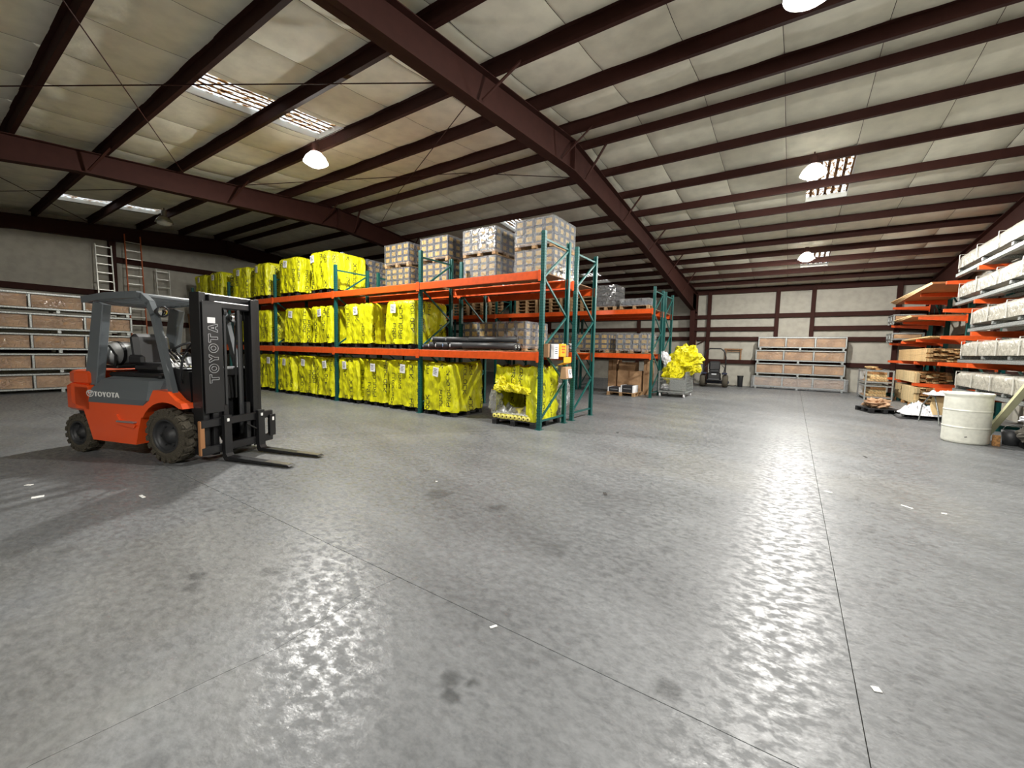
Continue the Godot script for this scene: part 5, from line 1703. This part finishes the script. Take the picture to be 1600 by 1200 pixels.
# ---------------------------------------------------------------- smaller things
func build_small_things():
	# white plastic drum
	var o := thing("plastic_drum", "white plastic drum standing in front of the cantilever rack", "drum", Vector3(2.64, 0, -10.68))
	var prof := [Vector2(0, 0.0), Vector2(0.285, 0.0), Vector2(0.3, 0.025), Vector2(0.302, 0.05), Vector2(0.304, 0.26), Vector2(0.304, 0.274), Vector2(0.31, 0.28), Vector2(0.31, 0.29), Vector2(0.304, 0.296), Vector2(0.304, 0.31), Vector2(0.306, 0.56), Vector2(0.306, 0.572), Vector2(0.312, 0.578), Vector2(0.312, 0.588), Vector2(0.306, 0.594), Vector2(0.306, 0.61), Vector2(0.304, 0.78), Vector2(0.303, 0.8), Vector2(0.298, 0.83), Vector2(0.312, 0.85), Vector2(0.316, 0.885), Vector2(0.3, 0.895), Vector2(0.288, 0.88), Vector2(0.285, 0.865), Vector2(0, 0.86)]
	part("body", lathe_mesh(prof, 48), M.drum_white, o)
	for e in [[-0.14, 0.05], [0.16, -0.04]]:
		part("bung", lathe_mesh([Vector2(0.0, 0.885), Vector2(0.03, 0.883), Vector2(0.032, 0.86)], 14), M.drum_mark, o, Vector3(e[0], 0, e[1]))
	part("scuff", cbox(Vector3(0.035, 0.014, 0.004), 0.002), M.drum_mark, o, Vector3(-0.06, 0.13, 0.3), Basis(Vector3.UP, -0.2) * Basis(Vector3.BACK, 0.3))
	# pale channel leaning against the rack behind the drum
	var cs := mb()
	var ca := Vector3(3.03, 0.05, -11.2)
	var cb := Vector3(3.03, 1.45, -9.2)
	var t := (cb - ca).normalized()
	var fb := frame_of(t)
	box(cs, (ca + cb) / 2, Vector3(0.085, 0.01, ca.distance_to(cb)), fb)
	for sx in [-1, 1]:
		box(cs, (ca + cb) / 2 + fb.x * 0.042 * sx + fb.y * 0.025, Vector3(0.01, 0.06, ca.distance_to(cb)), fb)
	single("leaning_channel", done(cs), M.pale_beam, "pale green channel leaning up behind the white drum", "channel")
	# low dark pallet of odds and ends right of the drum
	pallet(Vector3(3.7, 0, -10.3), 0.8, 0.8, M.black_plastic, "black pallet of odds and ends right of the drum", "black pallets of odds and ends")
	var junk := [["crumpled brown paper bag among the odds and ends by the drum", blob_mesh(0.24, 0.16, 0.22, 11, 0.3), M.grey_clutter, Vector3(3.4, 0.28, -10.4)], ["crumpled silver film among the odds and ends by the drum", blob_mesh(0.2, 0.12, 0.2, 12, 0.35), M.tarp_white, Vector3(3.38, 0.5, -10.35)], ["dark crumpled sack at the right edge beyond the drum", blob_mesh(0.3, 0.2, 0.26, 13, 0.3), M.truck_dark, Vector3(3.75, 0.32, -10.2)]]
	for j in junk:
		single("odd_bundle", j[1], j[2], j[0], "bundle", j[3])
	var bk := thing("dark_bucket", "dark bucket beside the drum's foot", "bucket", Vector3(3.25, 0, -10.85))
	part("body", lathe_mesh([Vector2(0, 0.005), Vector2(0.1, 0.0), Vector2(0.13, 0.26), Vector2(0.12, 0.26), Vector2(0.09, 0.02), Vector2(0, 0.02)], 20), M.truck_dark, bk)
	part("handle", tube_mesh([Vector3(-0.125, 0.24, 0), Vector3(-0.08, 0.33, 0), Vector3(0, 0.36, 0), Vector3(0.08, 0.33, 0), Vector3(0.125, 0.24, 0)], 0.005, 6), M.galvanised, bk)
	single("wood_block", cbox(Vector3(0.09, 0.19, 0.06), 0.006), M.lumber_brown, "brown wood block standing right of the drum", "wood block", Vector3(2.99, 0.096, -10.55))
	# tarpaulin on a low pallet, scraps, propped chair with cloth
	pallet(Vector3(2.0, 0, -14.95), 0.7, 0.8, M.black_plastic, "low black pallet holding a rag pile by the lumber", "black pallets of odds and ends", 0.3)
	single("rag_pile", blob_mesh(0.28, 0.13, 0.26, 21, 0.5), M.paper_bag, "tan rag pile on the low black pallet", "rags", Vector3(1.97, 0.23, -14.95))
	single("tarpaulin", cloth_mesh(1.2, 1.1, 0.12, 31), M.tarp_black, "black side of the tarpaulin crumpled on the floor", "tarpaulin", Vector3(2.85, 0.0, -14.35))
	single("tarpaulin", cloth_mesh(1.0, 0.85, 0.26, 32), M.tarp_white, "white tarpaulin crumpled on the floor before the lumber", "tarpaulin", Vector3(2.85, 0.09, -14.28))
	var ch := thing("chair", "upturned tubular chair with plywood seat left of the drum", "chair", Vector3(2.86, 0, -13.2), 0.4)
	part("seat", prism_mesh([Vector2(-0.22, 0.0), Vector2(0.22, 0.0), Vector2(0.24, 0.2), Vector2(0.16, 0.42), Vector2(-0.16, 0.42), Vector2(-0.24, 0.2)], 0.02, 0.004), M.plywood_edge, ch, Vector3(0, 0.22, 0.08), Basis(Vector3.RIGHT, -0.35))
	for sx in [-1, 1]:
		part("leg", tube_mesh([Vector3(sx * 0.23, 0.012, 0.3), Vector3(sx * 0.23, 0.3, 0.24), Vector3(sx * 0.22, 0.62, 0.1), Vector3(sx * 0.21, 0.66, -0.05), Vector3(sx * 0.22, 0.4, -0.25), Vector3(sx * 0.23, 0.012, -0.3)], 0.013, 8), M.galvanised, ch)
	part("stretcher", tube_mesh([Vector3(-0.23, 0.2, 0.26), Vector3(0.23, 0.2, 0.26)], 0.01, 8), M.galvanised, ch)
	single("white_cloth", cloth_mesh(0.62, 0.5, 0.1, 33), M.tarp_white, "white cloth laid over the upturned chair", "cloth", Vector3(2.88, 0.665, -13.15))
	single("tool_case", cbox(Vector3(0.5, 0.28, 0.3), 0.03), M.truck_dark, "dark tool case on the floor behind the upturned chair", "case", Vector3(3.42, 0.142, -13.6))
	open_bag()
	end_frame_clutter()
	ladders()
	litter()

# a draped, wrinkled sheet lying on something, thickness given by two faces
func cloth_mesh(w: float, d: float, h: float, sd: int) -> ArrayMesh:
	var s := mb(true)
	var nz := noise(1.6, 4, 600 + sd)
	var n := 26
	for face in [0, 1]:
		var P := func(i: int, j: int) -> Vector3:
			var u := float(i) / n - 0.5
			var v := float(j) / n - 0.5
			var e := clampf((0.5 - maxf(absf(u), absf(v))) * 6.0, 0.0, 1.0)
			var y := (0.12 + absf(nz.get_noise_2d(u * w * 2.2, v * d * 2.2)) * 1.9) * h * e + 0.006
			var k := 1.0 + 0.14 * nz.get_noise_2d(u * 4 + 5, v * 4)
			return Vector3(u * w * k, y + (0.004 if face == 0 else 0.0), v * d * k)
		for i in n:
			for j in n:
				if face == 0:
					quad(s, P.call(i, j), P.call(i + 1, j), P.call(i + 1, j + 1), P.call(i, j + 1))
				else:
					quad(s, P.call(i, j + 1), P.call(i + 1, j + 1), P.call(i + 1, j), P.call(i, j))
	return done(s)

# the torn-open bag at the end of the front rack, rolls inside and along its foot
func open_bag():
	var c := Vector3(-4.42, 0, -7.12)
	pallet(c, 0.98, 1.04, M.black_plastic, "black pallet under the torn-open yellow bag at the rack end", "black pallets under the yellow bags")
	var s := mb(true)
	var nz := noise(1.0, 3, 77)
	var w := 1.0
	var d := 1.02
	var h := 1.04
	var n := 72
	var rows := 20
	var P := func(i: int, r: int) -> Vector3:
		var a := TAU * i / n
		var q := Vector2(cos(a), sin(a))
		var k := minf(w / 2 / maxf(absf(q.x), 0.001), d / 2 / maxf(absf(q.y), 0.001))
		q *= lerpf(k, minf(w, d) / 2, 0.25)
		var f := float(r) / rows
		var o := 1.0 + 0.12 * nz.get_noise_3d(q.x * 3, f * 2.6, q.y * 3) - 0.1 * absf(nz.get_noise_3d(q.x * 6 + 20, f * 4, q.y * 6))
		return Vector3(q.x * o, 0.12 + f * h * (1.0 + 0.06 * nz.get_noise_2d(q.x * 4, q.y * 4)), q.y * o)
	for i in n:
		for r in rows:
			# the mouth: front face below the middle is torn away
			var m: Vector3 = P.call(i, r)
			if m.z > 0.18 and m.x < 0.3 and m.x > -0.42 and m.y < 0.72 - 0.35 * absf(m.x + 0.05) and m.y > 0.22:
				continue
			for e in [[i, r], [i + 1, r], [i + 1, r + 1], [i, r], [i + 1, r + 1], [i, r + 1]]:
				var p: Vector3 = P.call(e[0], e[1])
				s.set_uv(Vector2(-float(e[0]) / n * 3.3, -p.y / 1.25))
				s.add_vertex(p)
	for i in n:
		for k in 5:
			var T := func(a: int, b: int) -> Vector3:
				var e: Vector3 = P.call(a, rows)
				var q := e.lerp(Vector3(0, h + 0.1, 0), b / 5.0)
				if b > 0:
					q.y += -0.06 + 0.1 * nz.get_noise_3d(q.x * 3, 1, q.z * 3)
				return q
			var v := [T.call(i, k), T.call(i + 1, k), T.call(i + 1, k + 1), T.call(i, k + 1)]
			for j in ([0, 1, 2, 0, 2, 3] if k < 4 else [0, 1, 2]):
				s.set_uv(Vector2(v[j].x, v[j].z) / 1.25)
				s.add_vertex(v[j])
	# flap folded over the mouth
	var o := thing("torn_yellow_bag", "torn-open yellow bag with a gaping mouth at the rack end", "bag", c)
	part("film", done(s), M.bag_print, o)
	part("flap", cloth_mesh(0.8, 0.34, 0.1, 41), M.yellow_crumple, o, Vector3(-0.02, 0.8, 0.46), Basis(Vector3.RIGHT, 0.95) * Basis(Vector3.BACK, -0.12))
	part("clear_liner", blob_mesh(0.16, 0.26, 0.14, 42, 0.3), M.film_milky, o, Vector3(-0.52, 0.42, 0.36))
	var roll_t := Transform3D(Basis(Vector3.RIGHT, PI / 2), Vector3.ZERO)
	for k in 9:
		var x := -0.44 + k * 0.098
		var r := thing("foam_roll", "small yellow foam roll in the row at the torn bag's foot, %s from the left" % nth(k), "roll", c + Vector3(x, 0.168, 0.06), 0.0, "yellow foam rolls in the torn bag")
		part("foam", lathe_mesh([Vector2(0.016, -0.45), Vector2(0.046, -0.45), Vector2(0.046, 0.45), Vector2(0.016, 0.45)], 16, true, roll_t), M.foam_yellow, r)
		part("core", lathe_mesh([Vector2(0, -0.44), Vector2(0.018, -0.44), Vector2(0.018, 0.446), Vector2(0, 0.446)], 12, false, roll_t), M.black_plastic, r)
	var r2 := thing("foam_roll", "larger yellow foam roll lying inside the torn bag's mouth", "roll", c + Vector3(0.16, 0.28, 0.05), -0.3, "yellow foam rolls in the torn bag")
	part("foam", lathe_mesh([Vector2(0.022, -0.4), Vector2(0.07, -0.4), Vector2(0.07, 0.4), Vector2(0.022, 0.4)], 18, true, roll_t), M.foam_yellow, r2)
	part("core", lathe_mesh([Vector2(0, -0.39), Vector2(0.024, -0.39), Vector2(0.024, 0.396), Vector2(0, 0.396)], 12, false, roll_t), M.black_plastic, r2)
	single("plastic_liner", cloth_mesh(0.9, 0.5, 0.14, 43), M.film_milky, "crinkled clear plastic over the foam rolls in the torn bag", "plastic film", c + Vector3(-0.05, 0.215, 0.25))

func end_frame_clutter():
	# boxes and signs hung at the end of the front rack, between the posts
	var z := -6.75
	var o := thing("small_carton", "small brown and black carton on the lower beam end", "carton", Vector3(-3.75, 1.35, -6.7))
	part("box", cbox(Vector3(0.1, 0.25, 0.1), 0.005), M.cardboard, o, Vector3(0, 0.125, 0))
	part("dark_side", cbox(Vector3(0.004, 0.24, 0.05), 0.001), M.ink, o, Vector3(0.052, 0.125, -0.024))
	var wb := thing("white_box", "white box with small print fixed to the rack end", "box", Vector3(-3.74, 1.32, -6.95))
	part("box", cbox(Vector3(0.1, 0.28, 0.18), 0.005), M.paper_white, wb, Vector3(0, 0.14, 0))
	for k in 4:
		part("print_line", cbox(Vector3(0.003, 0.012, 0.1), 0.001), M.ink, wb, Vector3(0.0515, 0.22 - k * 0.04, 0.01))
	var sg := thing("yellow_sign", "yellow sign with orange lettering fixed to the rack end", "sign", Vector3(-3.7, 1.36, -7.2))
	part("board", cbox(Vector3(0.05, 0.25, 0.24), 0.006), M.sign_yellow, sg, Vector3(0, 0.125, 0))
	for k in 3:
		part("lettering", cbox(Vector3(0.004, 0.03, 0.15 - 0.02 * k), 0.001), M.sign_orange, sg, Vector3(0.027, 0.2 - k * 0.055, 0))
	part("side_carton", cbox(Vector3(0.06, 0.22, 0.1), 0.004), M.cardboard, sg, Vector3(0, 0.12, -0.17))
	var sg2 := thing("yellow_tray", "yellow label tray below the yellow sign", "tray", Vector3(-3.66, 1.2, -7.22))
	part("tray", prism_mesh([Vector2(-0.06, 0.0), Vector2(0.07, 0.05), Vector2(0.07, 0.16), Vector2(0.06, 0.16), Vector2(0.06, 0.06), Vector2(-0.06, 0.012)], 0.3, 0.0), M.sign_yellow, sg2)
	var pb := thing("paper_pouch", "tan paper pouch with a white label hanging at the rack end", "pouch", Vector3(-3.66, 0.93, -7.32))
	part("pouch", prism_mesh([Vector2(-0.05, 0.24), Vector2(0.05, 0.24), Vector2(0.075, 0.02), Vector2(0.05, 0.0), Vector2(-0.05, 0.0), Vector2(-0.07, 0.02)], 0.26, 0.01), M.paper_bag, pb)
	part("hanger", tube_mesh([Vector3(0, 0.24, 0), Vector3(-0.06, 0.3, -0.06), Vector3(-0.18, 0.33, -0.27)], 0.006, 6), M.ink, pb)
	part("label", cbox(Vector3(0.004, 0.17, 0.15), 0.001), M.paper_white, pb, Vector3(0.073, 0.11, -0.03), Basis(Vector3.BACK, 0.12))
	var us := mb()
	var up := [Vector3(0, 0.055, 0.03), Vector3(0, -0.01, 0.03), Vector3(0, -0.03, 0.015), Vector3(0, -0.03, -0.015), Vector3(0, -0.01, -0.03), Vector3(0, 0.055, -0.03)]
	for k in 5:
		bar(us, up[k], up[k + 1], 0.004, 0.012)
	part("label_mark", done(us), M.ink, pb, Vector3(0.077, 0.13, -0.03), Basis(Vector3.BACK, 0.12))
	single("white_cloth", blob_mesh(0.2, 0.09, 0.14, 51, 0.3), M.tarp_white, "white crumpled cloth on the second rack row's lower beam end", "cloth", Vector3(-4.1, 1.56, -8.15))
	# clear sack of scraps on the floor between the rack rows
	single("clear_sack", blob_mesh(0.28, 0.5, 0.26, 52, 0.2), M.film_milky, "clear plastic sack standing between the rack end frames", "sack", Vector3(-4.4, 0.5, -8.45))
	single("scrap_bundle", blob_mesh(0.2, 0.36, 0.2, 53, 0.2), M.tarp_white, "white scraps inside the clear sack at the rack end", "scraps", Vector3(-4.4, 0.4, -8.45))

func ladders():
	for e in [["aluminium extension ladder against the left wall, nearer one", Vector3(-20.25, 0, -4.35), 4.9, M.aluminium, 0.42], ["taller ladder with orange rails against the left wall", Vector3(-20.2, 0, -5.15), 5.4, M.fibreglass_orange, 0.45], ["short aluminium ladder leaning at the left wall beyond the tall one", Vector3(-20.2, 0, -6.0), 4.3, M.aluminium, 0.4]]:
		var o := thing("ladder", e[0], "ladder", e[1], 0.0, "ladders at the left wall")
		var h: float = e[2]
		var w: float = e[4]
		var lean := -0.42
		for sz in [-1, 1]:
			part("rail", bar_mesh(Vector3(0.0, 0.0, sz * w / 2), Vector3(lean, h, sz * w / 2), 0.03, 0.07), e[3], o)
		var n := int(h / 0.305)
		for k in n:
			var y := 0.25 + k * 0.305
			part("rung", bar_mesh(Vector3(lean * y / h, y, -w / 2), Vector3(lean * y / h, y, w / 2), 0.035, 0.03), M.aluminium, o)
	# boards and a dark panel standing at the left wall behind the forklift
	for k in 5:
		single("leaning_board", bar_mesh(Vector3(-19.95 + 0.03 * k, 0.02, -6.3 - 0.5 * k), Vector3(-20.6, 2.5 + 0.15 * (k % 2), -6.35 - 0.5 * k), 0.18, 0.03), [M.deck_wood, M.cardboard_dark, M.lumber_brown, M.deck_wood, M.lumber_brown][k], "brown board leaning at the left wall behind the forklift, %s from the ladders" % nth(k), "board", Vector3.ZERO, Basis.IDENTITY, "boards leaning at the left wall")

func litter():
	var bits := [[0, -5.06, -1.24, 0.05, 0.014], [0, -6.33, -0.68, 0.03, 0.02], [0, -5.78, -0.67, 0.04, 0.03], [0, -1.53, -4.05, 0.04, 0.015], [0, 0.41, -5.62, 0.035, 0.02], [0, 0.4, -2.36, 0.016, 0.016], [0, -1.23, -1.7, 0.02, 0.008], [0, 0.98, -8.0, 0.05, 0.015], [0, 1.03, -5.55, 0.05, 0.012], [0, 1.29, -5.53, 0.02, 0.015], [0, -3.19, -3.28, 0.012, 0.01], [0, -2.59, -7.35, 0.03, 0.02]]
	for k in bits.size():
		var b: Array = bits[k]
		single("paper_scrap", cbox(Vector3(b[3] * 2, 0.004, b[4] * 2), 0.001), M.litter_white if k % 4 != 3 else M.chip_dark, "small %s scrap on the concrete, %s of the litter scraps" % ["white" if k % 4 != 3 else "dark", nth(k)], "scrap", Vector3(b[1], 0.0025, b[2]), Basis(Vector3.UP, k * 0.7), "litter scraps on the floor")
